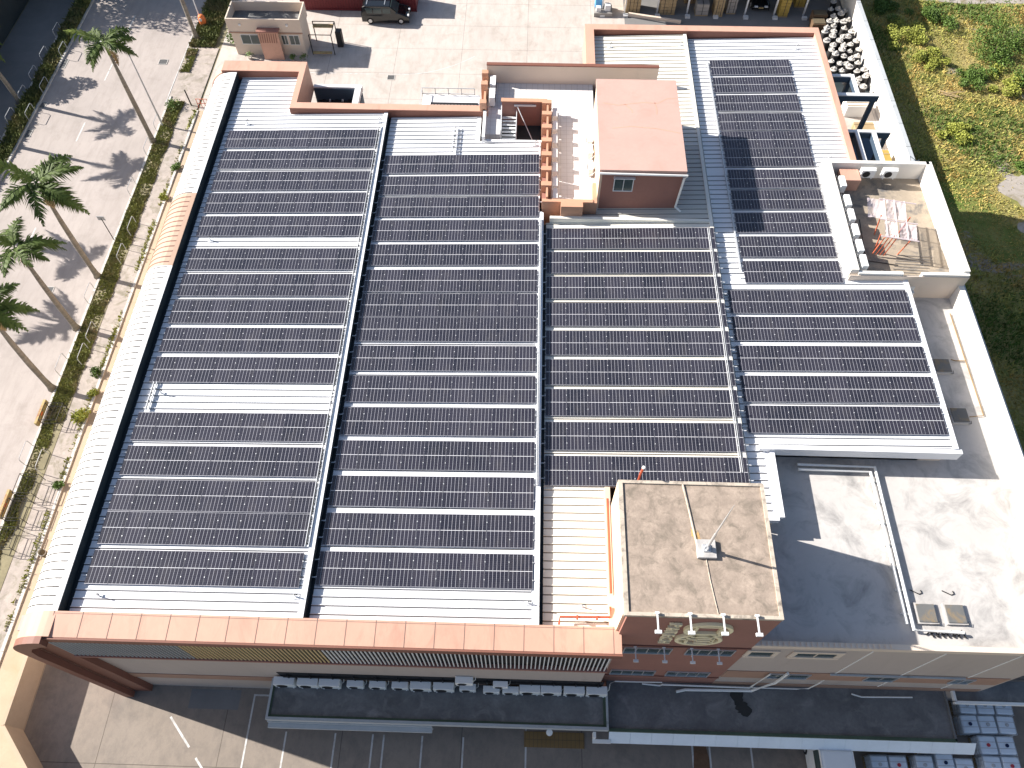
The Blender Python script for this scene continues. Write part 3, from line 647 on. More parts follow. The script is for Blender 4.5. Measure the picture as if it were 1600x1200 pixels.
# floodlights
def make_flood():
    o = thing('floodlight', 'white floodlight arm', 'floodlight', group='floodlights on the brown tower')
    MB().box(-.045, .045, -1.0, .1, .0, .07).box(-.12, .12, .02, .14, -.02, .12).build('arm', 'steel_white', o)
    MB().box(-.2, .2, -1.12, -.92, -.06, .08).box(-.16, .16, -1.1, -.9, -.16, -.06).build('lamp_head', 'steel_white', o, bevel=.01)
    return o
FL = Proto(make_flood())
for i, x in enumerate((5.72, 7.08, 8.45, 9.85)): FL.place((x, 8.85, 17.0), 0, f'white floodlight arm overhanging the tower roof edge, {ORD[i]} from the left', .7)
for i, x in enumerate((5.5, 6.85, 8.15, 9.4)): FL.place((x, 8.7, 11.75), 0, f'small floodlight below the gold emblem above the tower windows, {ORD[i]} from the left', .6)
# red pipes
MB().tube([(4.2, 15.3, 13.9), (4.2, 10.6, 13.9)], .06).build('fire_pipe', 'red_pipe'); tag(bpy.data.objects['fire_pipe'], 'red pipe running up the left side of the brown tower', 'pipe', 'red pipes by the tower')
q = MB().tube([(4.15, 10.0, 13.85), (4.15, 9.55, 13.75), (1.85, 9.5, 13.75), (1.8, 9.15, 13.75)], .055).box(2.6, 2.68, 9.42, 9.58, 13.6, 13.84).box(3.5, 3.58, 9.42, 9.58, 13.6, 13.84).build('fire_pipe', 'red_pipe'); tag(q, 'red pipe behind the peach fascia left of the brown tower', 'pipe', 'red pipes by the tower')
o = thing('fire_vent', 'red inclined pipe with white cap standing behind the brown tower', 'vent pipe', (5.4, 15.25, 13.6))
MB().tube([(0, 0, 0), (.0, 0, 3.4), (.04, .0, 4.0)], .06).build('pipe', 'red_pipe', o); MB().lathe([(.0, 4.0), (.08, 4.0), (.08, 4.08), (0, 4.1)], .04, 0, 8).build('cap', 'white_paint', o)
# roof pipes on the lower roof
for off, l in ((0, 'outer white insulated pipe bending across the lower right roof'), (.28, 'inner white insulated pipe bending across the lower right roof')):
    mb = MB().tube([(14.5, 18.25-off, 12.25), (18.55-off, 18.2-off, 12.25), (18.6-off, 9.75+off, 12.25)]+([(20.9, 9.7, 12.25)] if off == 0 else []), .08, 8)
    s = mb.build('roof_pipe', 'white_paint'); tag(s, l, 'pipe', 'insulated pipes on the lower roof')
    bl = MB()
    for k in range(7): bl.box(18.5-off, 18.7-off, 10.5+k*1.15, 10.6+k*1.15, 12.0, 12.17)
    bl.build('support', 'galv', s)
mb = MB()
for k in range(7):
    x = 19.2+k*.25; mb.tube([(x, 9.6+.1*math.sin(k*2), 12.05), (x+.2, 9.75-.12*math.sin(k*3), 12.1), (x+.35, 9.5, 12.05)], .04, 5)
tag(mb.build('scrap_hose', 'dark'), 'tangled dark hose lying at the end of the white roof pipes', 'hose')
for x, y in ((18.9, 10.2), (20.3, 9.6)): pass
def make_hatch():
    o = thing('roof_hatch', 'square roof hatch', 'roof hatch', group='square hatches on the lower roof')
    MB().box(-.5, .5, -.5, .5, 0, .14).build('frame', 'light_roof', o); MB().box(-.43, .43, -.43, .43, .14, .19).build('lid', 'hatch_metal', o, bevel=.01)
    MB().tube([(.35, -.5, .1), (.5, -.52, .16), (.5, -.35, .18)], .015, 5).build('handle', 'dark', o); return o
HP = Proto(make_hatch())
for x, y, l in ((19.42, 10.6, 'left one of two square metal hatches by the front parapet'), (20.8, 10.6, 'right one of two square metal hatches by the front parapet'), (23.85, 24.8, 'half shaded square hatch beside the lower right solar block, upper one'), (23.95, 21.55, 'half shaded square hatch beside the lower right solar block, lower one')): HP.place((x, y, 12.0), 0, l)
for x, l in ((19.25, 'left thin bent hook lying above the square hatches'), (20.8, 'right thin bent hook lying above the square hatches')):
    tag(MB().tube([(x-.3, 11.75, 12.03), (x+.1, 11.55, 12.03), (x+.25, 11.6, 12.03), (x+.22, 11.75, 12.03)], .025, 5).build('metal_hook', 'dark'), l, 'hook', 'bent hooks on the lower roof')
tag(MB().tube([(25.3, 28.6, 12.08), (25.3, 21.6, 12.08), (24.5, 21.5, 12.08)], .03, 6).tube([(25.3, 25.2, 12.08), (24.7, 25.2, 12.08), (24.5, 25.3, 12.05)], .03, 6).build('conduit', 'ochre'), 'thin brown conduit along the white parapet of the lower right roof', 'pipe')
# AC units
def make_ac(w_=.95):
    o = thing('ac_unit', 'white outdoor air conditioner', 'air conditioner')
    MB().box(-w_/2, w_/2, -.18, .18, .08, .72).build('casing', 'ac_white', o, bevel=.015)
    MB().lathe([(.0, 0), (.25, 0), (.25, .02), (.2, .03), (.0, .03)], 0, 0, 16).build('fan_grille', 'dark', o).matrix_local = Matrix.Translation((-w_*.12, -.18, .4)) @ Matrix.Rotation(math.radians(90), 4, 'X')
    MB().box(-w_/2+.1, -w_/2+.16, -.2, .2, 0, .08).build('foot_rail', 'galv', o); MB().box(w_/2-.16, w_/2-.1, -.2, .2, 0, .08).build('foot_rail', 'galv', o)
    MB().tube([(w_/2, 0, .3), (w_/2+.12, .1, .3), (w_/2+.14, .3, .6)], .02, 5).build('refrigerant_pipe', 'white_paint', o)
    return o
AC = Proto(make_ac())
xs = (-12.95, -11.63, -10.42, -9.02, -7.78, -6.53, -5.37, -4.09, -2.77, -1.45, -.39, .67, 1.84, 3.11, 4.35)
for i, x in enumerate(xs):
    sc_ = .95 if i in (3, 4, 5, 8, 9, 10) else 1.2
    AC.place((x, 8.05 if i not in (9, 10) else 7.98, 3.52), 0, f'white air conditioner in the row on the dark canopy, {ORD[i]} from the left', sc_, 'air conditioners in a row on the dark canopy')
AC.place((-.95, 8.12, 4.35), 0, 'white air conditioner mounted above the row on the dark canopy', .85)
AC.place((-2.9, 8.15, 4.9), 0, 'long air conditioner mounted highest on the wall above the canopy row', 1.0)
for i, y in enumerate((37.3, 35.65, 34.45, 33.2, 31.95, 30.75)):
    AC.place((19.85, y, 13.55), math.radians(90), f'white air conditioner hung inside the annex left wall, {ORD[i]} from the top', .95, 'air conditioners on the annex roof')
AC.place((21.75, 38.45, 13.5), 0, 'white air conditioner at the annex rear wall next to the peach store box', .95, 'air conditioners on the annex roof')
AC.place((23.15, 38.45, 13.5), 0, 'white air conditioner at the annex rear wall nearest the boundary side', .95, 'air conditioners on the annex roof')
for i, y in enumerate((46.45, 45.1)): AC.place((-2.75, y, 13.5), math.radians(90), ('upper' if i == 0 else 'lower')+' grey shaded air conditioner at the top left corner of the terrace', 1.1, 'air conditioners on the terrace')
for i, y in enumerate((43.4, 42.1, 40.8, 39.45, 38.15, 36.85, 35.8)): AC.place((1.6, y, 13.5), math.radians(90), f'white air conditioner behind the peach terrace buttresses, {ORD[i]} from the top', .9, 'air conditioners on the terrace')
for i, y in enumerate((41.0, 39.9, 38.4)): AC.place((3.9, y, 13.5), math.radians(-90), f'white air conditioner on the terrace against the pink roofed house, {ORD[i]} from the top', .9, 'air conditioners on the terrace')
# brackets shelf behind canopy units
sh = thing('bracket_shelf', 'dark pipe rack fixed to the wall above the canopy air conditioners', 'pipe rack', (-4.5, 8.3, 4.4))
mb = MB()
for zz in (0, .22): mb.tube([(-8.5, -.06, zz), (9.1, -.06, zz)], .03, 5)
mb.build('pipe_run', 'dark', sh)
for i in range(15): MB().box(-8.2+i*1.22, -8.14+i*1.22, -.12, .04, -.5, .5).build('bracket', 'dark', sh)
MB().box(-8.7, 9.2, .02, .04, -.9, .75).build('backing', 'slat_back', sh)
# red frame on annex
o = thing('lattice_stand', 'red steel lattice frame with hanging translucent pink sheets on the annex roof', 'steel frame', (22.2, 33.4, 13.0), math.radians(-10))
mb = MB()
for x, y in ((-1.1, -1.4), (-1.0, .6), (.9, -1.4), (.9, .8)): mb.tube([(x*.7, y*.7, 0), (x*.9, y*.8, 1.6)], .04, 5)
for k in range(4): mb.tube([(-.95+.22*k, -1.4, .15), (-.6+.22*k, -1.0, 1.6)], .035, 5)
MB().tube([(.6, -1.9, .05), (-1.3, -1.9, .05), (-1.7, 1.2, .3)], .03, 5).build('floor_rail', 'drum', o)
mb.build('lattice', 'red_steel', o)
mb = MB()
for x in (-.6, .0, .6): mb.tube([(x, -1.3, 1.62), (x-.1, 1.9, 1.62)], .045, 5)
for y in (-1.3, .1, 1.8): mb.tube([(-1.0, y, 1.65), (1.2, y, 1.65)], .035, 5)
mb.build('top_beam', 'pink_sheet', o)
def bent(x0, x1, y0, y1, z, sag):
    mb = MB(); nx, ny = 8, 8
    vs = [(x0+(x1-x0)*i/nx, y0+(y1-y0)*j/ny, z-sag*math.sin(math.pi*i/nx)*math.sin(math.pi*j/ny)+random.uniform(-.03, .03)) for j in range(ny+1) for i in range(nx+1)]
    mb.add(vs, [(j*(nx+1)+i, j*(nx+1)+i+1, (j+1)*(nx+1)+i+1, (j+1)*(nx+1)+i) for j in range(ny) for i in range(nx)]); return mb
mt, n, b = nodes('film', .3); b.inputs['Base Color'].default_value = (.72, .62, .64, 1); b.inputs['Alpha'].default_value = .5; M['film'] = mt
bent(-1.7, -.65, .2, 1.8, 1.6, .3).build('plastic_sheet', 'film', o); bent(-.6, .55, .2, 1.8, 1.66, .15).build('plastic_sheet', 'film', o); bent(-.75, -.1, -1.3, 0, 1.66, .1).build('plastic_sheet', 'film', o); bent(.1, 1.1, -1.3, 0, 1.66, .2).build('plastic_sheet', 'film', o)
mb = MB()
for k in range(9): y = -2.1+k*.22; mb.tube([(-.6+.1*k, y, .04), (1.4+.12*k, y-.12, .05)], .022, 4)
tag(mb.build('steel_bars', 'carton_grey', loc=(22.4, 32.6, 13.0)), 'loose thin rods lying beside the red frame on the annex floor', 'rods')

# ---------------------------------------------------------------- steel frames
def beamframe(name, label, loc, members, boxes=()):
    o = thing(name, label, 'steel structure', loc)
    for nm, mats, bs in members:
        mb = MB()
        for b_ in bs: mb.box(*b_)
        mb.build(nm, mats, o)
    return o
beamframe('steel_gantry', 'blue grey steel platform frame in the roof notch behind the left bay', (-16.2, 44.4, 0), [
  ('beam', ['steel_white'], [(.0, 3.6, 3.95, 4.25, 11.6, 12.0), (3.1, 3.55, 0, 3.95, 11.6, 12.0)]),
  ('beam', ['steel_blue'], [(0, 3.1, 3.88, 3.94, 9.9, 11.9), (3.52, 3.6, .2, 3.9, 9.9, 11.55)]),
  ('column', ['steel_blue'], [(3.2, 3.5, 3.95, 4.2, 0, 11.6), (3.2, 3.5, .1, .35, 0, 11.6)]),
  ('deck', ['gutter'], [(0, 3.1, .1, 5.6, 9.4, 9.5)])])
for i in range(3):
    o = thing('condenser', f'dark rooftop condenser inside the notch platform, {ORD[i]} from the left', 'condenser', (-15.6+i*.95, 49.0, 9.6), 0, 'condensers on the notch platform')
    MB().box(-.45, .45, -1.3, .6, 0, 1.3).build('casing', 'drum', o, bevel=.03); MB().box(-.45, .4, .6, .72, .9, 1.35).box(.4, .5, -.9, .7, 1.0, 1.4).build('pipe_cover', 'steel_white', o); MB().lathe([(0, 1.3), (.35, 1.3), (.35, 1.36), (.3, 1.37), (.0, 1.37)], 0, -.4, 14).build('fan_grille', 'slat_back', o)
def gantry2(label, loc, d):
    return beamframe('steel_gantry', label, loc, d)
def gb(x0, x1, y0, y1): return [(x0, x1, y0, y1, 13.12, 13.2)], [(x0, x1, y0, y1, 12.68, 13.12)]
def frame3(label, loc, beams, cols, deck):
    o = thing('steel_gantry', label, 'steel structure', loc, 0, 'steel frames in the side alley')
    for b_ in beams:
        t, u = gb(*b_); q = MB().box(*u[0]).build('beam', 'steel_blue', o); MB().box(*t[0]).build('top_plate', 'steel_white', q)
    for c in cols: MB().box(c[0]-.15, c[0]+.15, c[1]-.12, c[1]+.12, 0, 12.68).build('column', 'steel_blue', o)
    MB().box(*deck).build('deck', 'steel_blue', o)
frame3('upper steel frame with thick beams between the roof and boundary wall', (21.3, 44.9, 0), [(0, 3.35, 2.0, 2.3), (0, 2.0, 4.1, 4.35), (1.75, 2.0, 2.3, 4.1)], [(3.1, 2.15), (1.8, 4.2)], (1.6, 4.9, -1.2, 3.4, 8.5, 8.6))
frame3('lower steel frame with two long white cross beams above the annex', (21.3, 39.3, 0), [(0, 3.3, 3.8, 4.05), (.85, 1.1, 0, 3.8), (2.0, 2.28, 0, 3.8)], [(3.1, 3.9), (1.0, 3.9)], (1.2, 3.4, .2, 3.7, 9.0, 9.1))
# white chairs / tubular racks pile below
mb = MB()
for k in range(16):
    x, y, z = 28.2+random.uniform(-1.5, 2.4), 46.4+random.uniform(-1.5, 1.3), random.uniform(5.5, 6.6)
    a = random.uniform(0, 3.14); c, s_ = math.cos(a), math.sin(a)
    mb.tube([(x, y, z), (x+c*.9, y+s_*.9, z+.1), (x+c*.9-s_*.5, y+s_*.9+c*.5, z+.4), (x-s_*.5, y+c*.5, z+.3), (x, y, z)], .03, 5)
    mb.tube([(x, y, z), (x, y, z-1.2)], .025, 4)
tag(mb.build('tubular_racks', 'steel_white'), 'jumbled pile of thin white tubular racks between annex and boundary wall', 'racks', kind='stuff')
tag(MB().box(26.0, 31.2, 44.4, 47.9, 4.1, 4.25).build('rack_platform', 'dark'), 'dark platform under the pile of white tubular racks', 'platform')
# side alley items
for x, y, z, sx, sy, sz, mt_, l in ((30.6, 61.6, 0, 1.1, .8, 1.2, 'white_paint', 'white box standing in the alley near the black barrels'), (30.8, 58.0, 0, .9, 1.3, .7, 'carton', 'long brown crate in the alley beside the boundary wall'), (31.6, 53.5, 0, .6, 1.9, .9, 'yellow_box', 'yellowish crate leaning in the alley by the boundary wall')):
    o = thing('crate', l, 'crate', (x, y, z), 0, 'crates in the side alley'); MB().box(-sx, sx, -sy, sy, 0, sz).build('body', mt_, o, bevel=.03)
    t = MB()
    for k in range(4): t.box(-sx-.02, sx+.02, -sy+.1+k*sy*.55, -sy+.2+k*sy*.55, 0, sz+.03)
    t.build('batten', 'carton', o)

# ---------------------------------------------------------------- boundary walls
o = MB().box(32.75, 33.05, -10, 150, 0, 2.5).build('boundary_wall', 'white_wall'); tag(o, 'long white boundary wall along the right side of the factory yard', 'wall')
t = MB(); y = 27
while y < 120: t.box(32.7, 33.1, y, y+2.95, 2.5, 2.57); y += 3.0
t.box(32.7, 33.1, -10, 26.9, 2.5, 2.57); t.build('coping', 'canopy_edge', o)
def wallseg(a, b_, h, th, mats, label):
    a, b_ = Vector((*a, 0)), Vector((*b_, 0)); d = (b_-a).normalized(); u = Vector((-d.y, d.x, 0))*th/2
    q = MB().hexa([a-u, b_-u, b_+u, a+u], [p+Vector((0, 0, h)) for p in (a-u, b_-u, b_+u, a+u)]).build('yard_wall', mats); tag(q, label, 'wall', 'low tan yard walls at the front left'); return q
wallseg((-29.1, 9.8+40), (-29.1, 5.62), 2.0, .22, 'tan_pave', 'low tan yard wall running along the left side of the factory')
wallseg((-29.1, 5.6), (-21.0, -2.73), 2.0, .22, 'tan_pave', 'low tan yard wall slanting away at the bottom left corner')
# far left hoarding
o = MB().box(-54.42, -54.3, -20, 150, 0, 4.0).build('hoarding', 'gutter'); tag(o, 'tall dark hoarding with white top along the far left road', 'hoarding')
t = MB(); y = 40
while y < 120: t.box(-54.5, -54.22, y, y+2.9, 4.0, 4.12); y += 3
t.build('top_rail', 'white_paint', o)

# ---------------------------------------------------------------- guard house
o = thing('guard_house', 'small cream guard house with parapet roof and brown lattice porch panel', 'guard house', (-29.8, 68.6, 0))
G = MB().box(0, 7.0, 0, 2.7, 0, 3.0).build('wall', 'cream_wall', o)
MB().box(-.12, 7.12, -.12, 0, 2.55, 4.0).box(-.12, 7.12, 2.7, 2.82, 2.55, 4.0).box(-.12, 0, 0, 2.7, 2.55, 4.0).box(7.0, 7.12, 0, 2.7, 2.55, 4.0).build('parapet', 'cream_wall', o)
MB().box(-.16, 7.16, -.16, -.12, 2.5, 2.62).build('cornice', 'facade_band', o)
MB().box(0, 7, 0, 2.7, 3.0, 3.04).build('roof', 'canopy_roof', o)
MB().box(2.9, 4.9, -.75, -.65, 0, 3.0).build('porch_panel', 'peach', o)
lt = MB()
for k in range(8): lt.hexa([(3.0+k*.22, -.78, 1.9), (3.06+k*.22, -.78, 1.9), (3.06+k*.22, -.75, 1.9), (3.0+k*.22, -.75, 1.9)], [(3.1+k*.22, -.78, 2.9), (3.16+k*.22, -.78, 2.9), (3.16+k*.22, -.75, 2.9), (3.1+k*.22, -.75, 2.9)])
lt.build('lattice', 'brown', o); MB().box(2.8, 5.0, -.8, 0, 3.0, 3.12).build('porch_roof', 'brick_brown', o)
for x0, x1 in ((.9, 2.7), (5.7, 6.6), (4.95, 5.45)):
    f = MB().box(x0-.05, x1+.05, -.04, 0, 1.2, 2.3).build('window', 'steel_white', o); MB().box(x0, (x0+x1)/2-.03, -.055, -.04, 1.28, 2.22).box((x0+x1)/2+.03, x1, -.055, -.04, 1.28, 2.22).build('pane', 'dark_glass', f)
for x in (1.2, 5.8): MB().lathe([(0, 0), (.12, 0), (.12, .1), (.06, .16), (0, .16)], 0, 0, 10).build('wall_lamp', 'white_paint', o).matrix_local = Matrix.Translation((x, -.12, 3.4)) @ Matrix.Rotation(math.radians(90), 4, 'X')
o2 = thing('metal_shelter', 'open metal shelter frame with yellow slatted shelf beside the guard house', 'shelter', (-22.4, 68.8, 0))
mb = MB()
for x in (.2, 2.4):
    for y in (0, 2.2): mb.tube([(x, y, 0), (x, y, 2.2)], .05, 6)
mb.tube([(.2, 0, 2.2), (2.4, 0, 2.2)], .04).tube([(.2, 2.2, 2.2), (2.4, 2.2, 2.2)], .04).tube([(2.4, 0, 2.2), (2.4, 2.2, 2.2)], .05)
mb.build('frame', 'dark', o2); MB().box(.3, 2.3, 1.6, 2.1, 1.9, 2.0).build('shelf', 'yellow', o2); MB().box(.3, 2.2, -.3, 0, .3, .4).build('shelf', 'yellow', o2); MB().box(2.5, 3.1, 1.2, 1.9, 0, 1.7).build('cabinet', 'drum', o2, bevel=.05)
def pot(x, y, s_, label):
    o = thing('potted_plant', label, 'plant', (x, y, 0), 0, 'plants by the guard house'); MB().lathe([(.18*s_, 0), (.25*s_, .3*s_), (.22*s_, .3*s_), (.0, .28*s_)], 0, 0, 10).build('pot', 'facade', o)
    mb = MB()
    for k in range(60):
        a, e, r = random.uniform(0, 6.28), random.uniform(.2, 1.3), random.uniform(.2, .55)*s_
        p = Vector((math.cos(a)*math.cos(e), math.sin(a)*math.cos(e), math.sin(e)))*r+Vector((0, 0, .4*s_)); u = Vector((random.uniform(-1, 1), random.uniform(-1, 1), random.uniform(-.5, .5))).normalized()*.1; v_ = u.cross(Vector((random.uniform(-1, 1), random.uniform(-1, 1), 1)))*.6
        mb.quad(p-u, p-v_, p+u, p+v_)
    mb.build('foliage', 'leaf', o)
pot(-22.9, 67.6, 1.0, 'small potted plant at the right front corner of the guard house'); pot(-24.0, 67.7, .8, 'low potted plant before the right window of the guard house')
pot(-28.4, 67.9, .9, 'small potted plant before the left window of the guard house')

# ---------------------------------------------------------------- vehicles
def vehicle(name, label, cat, L, Wd, H, hood, loc, rz, paint, van=True, group=None):
    o = thing(name, label, cat, loc, rz, group)
    hw = Wd/2
    pf = [(-L/2, .35), (-L/2, H*.55), (-L/2+.12, H*.93), (-L/2+.4, H), (L/2-hood-.75, H), (L/2-hood+.05, H*.62), (L/2-.25, H*.5), (L/2, H*.4), (L/2+.02, .3)]
    n_ = len(pf); mb = MB(); rings = []
    for t, ins in ((-1, .06), (-.86, 0), (.86, 0), (1, .06)):
        rings.append([(x*(1-.02*abs(t)), t*hw*(1 if z < H*.6 else (.92 if abs(t) == 1 else .9)), z-ins) for x, z in pf])
    vs = [p for r_ in rings for p in r_]; fs = [tuple(range(n_))]
    for a in range(3):
        for i in range(n_): fs.append((a*n_+i, a*n_+(i+1) % n_, (a+1)*n_+(i+1) % n_, (a+1)*n_+i))
    fs.append(tuple(range(3*n_, 4*n_))[::-1]); mb.add(vs, fs)
    mb.build('body', paint, o, bevel=.05)
    x1 = L/2-hood
    mb = MB().hexa([(x1-.66, -hw*.8, H*.99-.06), (x1+.0, -hw*.86, H*.64), (x1+.0, hw*.86, H*.64), (x1-.66, hw*.8, H*.99-.06)], [(x1-.62, -hw*.8, H*.99-.02), (x1+.05, -hw*.86, H*.66), (x1+.05, hw*.86, H*.66), (x1-.62, hw*.8, H*.99-.02)])
    mb.build('windscreen', 'dark_glass', o)
    k = 3 if van else 2
    for sgn in (-1, 1):
        for i in range(k):
            a = -L/2+.35+i*(x1-.5+L/2-.4)/k; b_ = a+(x1-.5+L/2-.4)/k-.12
            MB().hexa([(a, sgn*hw*.995, H*.62), (b_, sgn*hw*.995, H*.62), (b_, sgn*hw*.97, H*.62), (a, sgn*hw*.97, H*.62)], [(a, sgn*hw*.94, H*.9), (b_, sgn*hw*.94, H*.9), (b_, sgn*hw*.88, H*.9), (a, sgn*hw*.88, H*.9)]).build('side_window', 'dark_glass', o)
        MB().box(L/2-.2, L/2+.01, sgn*hw*.6-.18, sgn*hw*.6+.18, H*.38, H*.46).build('headlight', 'steel_white', o, bevel=.03)
        MB().box(x1-.15, x1+.0, sgn*(hw+.02), sgn*(hw+.2), H*.6, H*.7).build('mirror', paint, o)
        for xx in (-L/2+.85, L/2-.85):
            wh = MB().lathe([(0, -.11), (.33, -.11), (.35, -.06), (.35, .06), (.33, .11), (0, .11)], 0, 0, 18).build('wheel', 'rubber', o); wh.matrix_local = Matrix.Translation((xx, sgn*(hw-.08), .35)) @ Matrix.Rotation(math.radians(90), 4, 'X')
            MB().lathe([(0, -.125), (.2, -.125), (.2, .125), (0, .125)], 0, 0, 12).build('rim', 'metal', wh)
    if van:
        MB().box(-L/2+.6, -L/2+.66, -hw*.6, hw*.6, H+.02, H+.06).box(.0, .06, -hw*.6, hw*.6, H+.02, H+.06).build('roof_rail', 'metal', o)
    return o
vehicle('parked_van', 'glossy black van parked in front of the dark red container', 'van', 4.9, 1.85, 1.9, 1.15, (-15.4, 74.9, .02), 0, 'carpaint')
v_ = vehicle('parked_car', 'dark car parked under the dark shed between boxes', 'car', 4.3, 1.75, 1.45, 1.2, (23.85, 79.2, .02), math.radians(-90), 'carpaint', False)
MB().box(2.14, 2.17, -.25, .25, .45, .57).build('number_plate', 'yellow', v_)
vehicle('parked_minibus', 'white minibus parked under the front canopy at the bottom edge', 'minibus', 5.6, 1.95, 2.5, .45, (17.6, 4.0, .06), math.radians(90), 'carwhite')
# container
o = thing('shipping_container', 'dark red corrugated shipping container along the top edge', 'container', (-24.6, 76.2, 0))
mb = MB().box(0, 12.2, .06, 2.44, .15, 2.6); k = 0.1
while k < 12.0: mb.box(k, k+.16, 0, .06, .25, 2.5); k += .3
mb.build('body', 'container', o); MB().box(0, 12.2, -.02, .06, .05, .22).box(0, 12.2, -.02, .06, 2.5, 2.62).box(-.02, .1, -.03, .06, .05, 2.62).box(12.1, 12.22, -.03, .06, .05, 2.62).build('frame', 'container', o)
# trash bin / orange post
o = thing('waste_bin', 'orange rounded waste bin on the verge near the guard house', 'waste bin', (-34.4, 73.3, .05)); MB().lathe([(.3, 0), (.36, .4), (.36, .8), (.28, 1.05), (.12, 1.15), (0, 1.15)], 0, 0, 14).build('body', 'orange', o, smooth=True); MB().lathe([(0, 0), (.16, 0), (.16, .06), (0, .06)], 0, 0, 10).build('opening', 'white_paint', o).matrix_local = Matrix.Translation((0, -.36, .8)) @ Matrix.Rotation(math.radians(90), 4, 'X')
# guard rail gate rack in back yard
o = thing('barrier_rack', 'low grey metal railing over a ramp opening behind the factory', 'railing', (-10.1, 59.8, 0))
mb = MB()
for k in range(5): mb.box(k*1.2, k*1.2+.06, 0, .06, 0, 3.2)
for z in (2.6, 3.2): mb.box(0, 4.86, .0, .06, z-.03, z+.03)
mb.box(0, .06, -4, 0, 3.14, 3.2); mb.build('rails', 'ac_grey', o); MB().box(.1, 5.3, -5.0, -.05, 2.35, 2.55).build('ramp_cover', 'steel_white', o); MB().box(.9, 5.2, -4.8, -1.2, 2.56, 2.62).build('opening', 'dark', o)
mb = MB()
for k in range(14): mb.box(1.0+k*.3, 1.2+k*.3, -4.6, -1.6, 2.63, 2.7)
mb.build('planks', 'carton_grey', o)

# ---------------------------------------------------------------- shed with boxes
o = thing('storage_shed', 'open storage shed with thin steel posts and dark roof at the top edge', 'shed', (6.5, 75.9, 0))
MB().box(-.6, 26.5, .6, 22, 5.0, 5.2).build('roof', 'drum', o)
PX = (7.19, 9.61, 12.97, 16.12, 19.06, 22.2, 25.26, 28.33)
for x in PX: MB().box(x-6.5-.08, x-6.5+.08, .7, .86, 0, 5.0).box(x-6.5-.25, x-6.5+.25, -.12, .3, 0, .25).build('post', 'galv', o)
struct('alley_floor', MB().quad((28.6, 62.8, .022), (32.75, 62.8, .022), (32.75, 74.2, .022), (28.6, 74.2, .022)), 'gutter')
struct('shed_floor', MB().quad((9.5, 74.2, .02), (32.7, 74.2, .02), (32.7, 100, .02), (9.5, 100, .02)), 'far_road')
tag(MB().hexa([(9.9, 75.95, 0), (15.3, 74.85, 0), (15.35, 75.05, 0), (9.95, 76.25, 0)], [(9.9, 75.95, .35), (15.3, 74.85, .35), (15.35, 75.05, .35), (9.95, 76.25, .35)]).build('timber_beam', 'cream_wall'), 'long pale beam lying before the cardboard box stacks', 'beam')
def stack(x, y, sx, sy, h, mt_, label, nx=2, name='box_stack'):
    o = thing(name, label, 'stack of boxes', (x, y, 0), 0, 'stacks stored under the shed')
    mb = MB(); nl = max(2, int(h/.35))
    for i in range(nx):
        for k in range(nl):
            j = random.uniform(-.03, .03); mb.box(-sx/2+i*sx/nx+.02+j, -sx/2+(i+1)*sx/nx-.02+j, -sy/2, sy/2, .15+k*h/nl, .15+(k+1)*h/nl-.03)
    mb.build('boxes', mt_, o); MB().box(-sx/2, sx/2, -sy/2, sy/2, 0, .13).build('pallet', 'carton', o)
    t = MB()
    for i in range(nx): xx = -sx/2+(i+.5)*sx/nx; t.box(xx-.03, xx+.03, -sy/2-.01, sy/2+.01, .15, .17+h)
    t.build('strap', 'drum', o)
stack(10.4, 77.3, 1.5, 1.6, 2.2, 'carton', 'left cardboard box stack just right of the blue tarp'); stack(14.0, 77.2, 1.6, 1.7, 2.2, 'carton', 'wide cardboard box stack between the second and third posts')
stack(16.6, 79.2, 1.2, 1.5, 1.2, 'carton', 'low shaded cardboard stack behind the fourth post'); stack(17.6, 76.9, 1.3, 1.3, 1.2, 'carton_grey', 'grey ribbed stack near the middle of the shed', 1)
stack(19.3, 76.9, .95, 1.5, 2.4, 'carton', 'tall light brown stack left of the dark car'); stack(20.7, 77.3, 1.0, 1.3, 2.0, 'carton_grey', 'tall grey brown stack nearest the dark car'); stack(26.1, 76.9, 1.0, 1.3, 1.8, 'yellow_box', 'mustard yellow stack right of the dark car', 1); stack(28.3, 78.6, 1.4, 1.2, 1.2, 'yellow_box', 'low yellow stack near the barrels', 2)
o = thing('scrap_pile', 'pallet of scrap with a blue tarp at the left end of the shed', 'pallet', (7.2, 76.6, 0)); MB().box(-.9, 1.0, -.8, .9, 0, .45).build('pallet', 'carton_grey', o); MB().box(-.8, .1, .1, 1.0, .45, 1.5).build('tarp_bundle', 'blue_tarp', o, bevel=.1); MB().box(-.7, -.2, -.6, -.1, .45, .9).build('scrap', 'steel_white', o, bevel=.04); MB().box(.2, .8, -.5, .1, .45, 1.1).build('scrap', 'steel_white', o, bevel=.04)
A('dark_crate', (.13, .08, .045), .85, .25, 2, 8)
o = thing('brown_crate', 'rusty brown crates heaped between shed posts and barrels', 'crates', (29.4, 74.6, 0)); MB().box(-.8, .6, -.8, .3, 0, .9).box(-.6, .9, .4, 1.4, 0, 1.1).build('crate_body', 'dark_crate', o, bevel=.05); MB().box(-.7, .5, -.7, .2, .9, .96).box(-.5, .8, .5, 1.3, 1.1, 1.16).build('lid', 'trunk_dark', o)
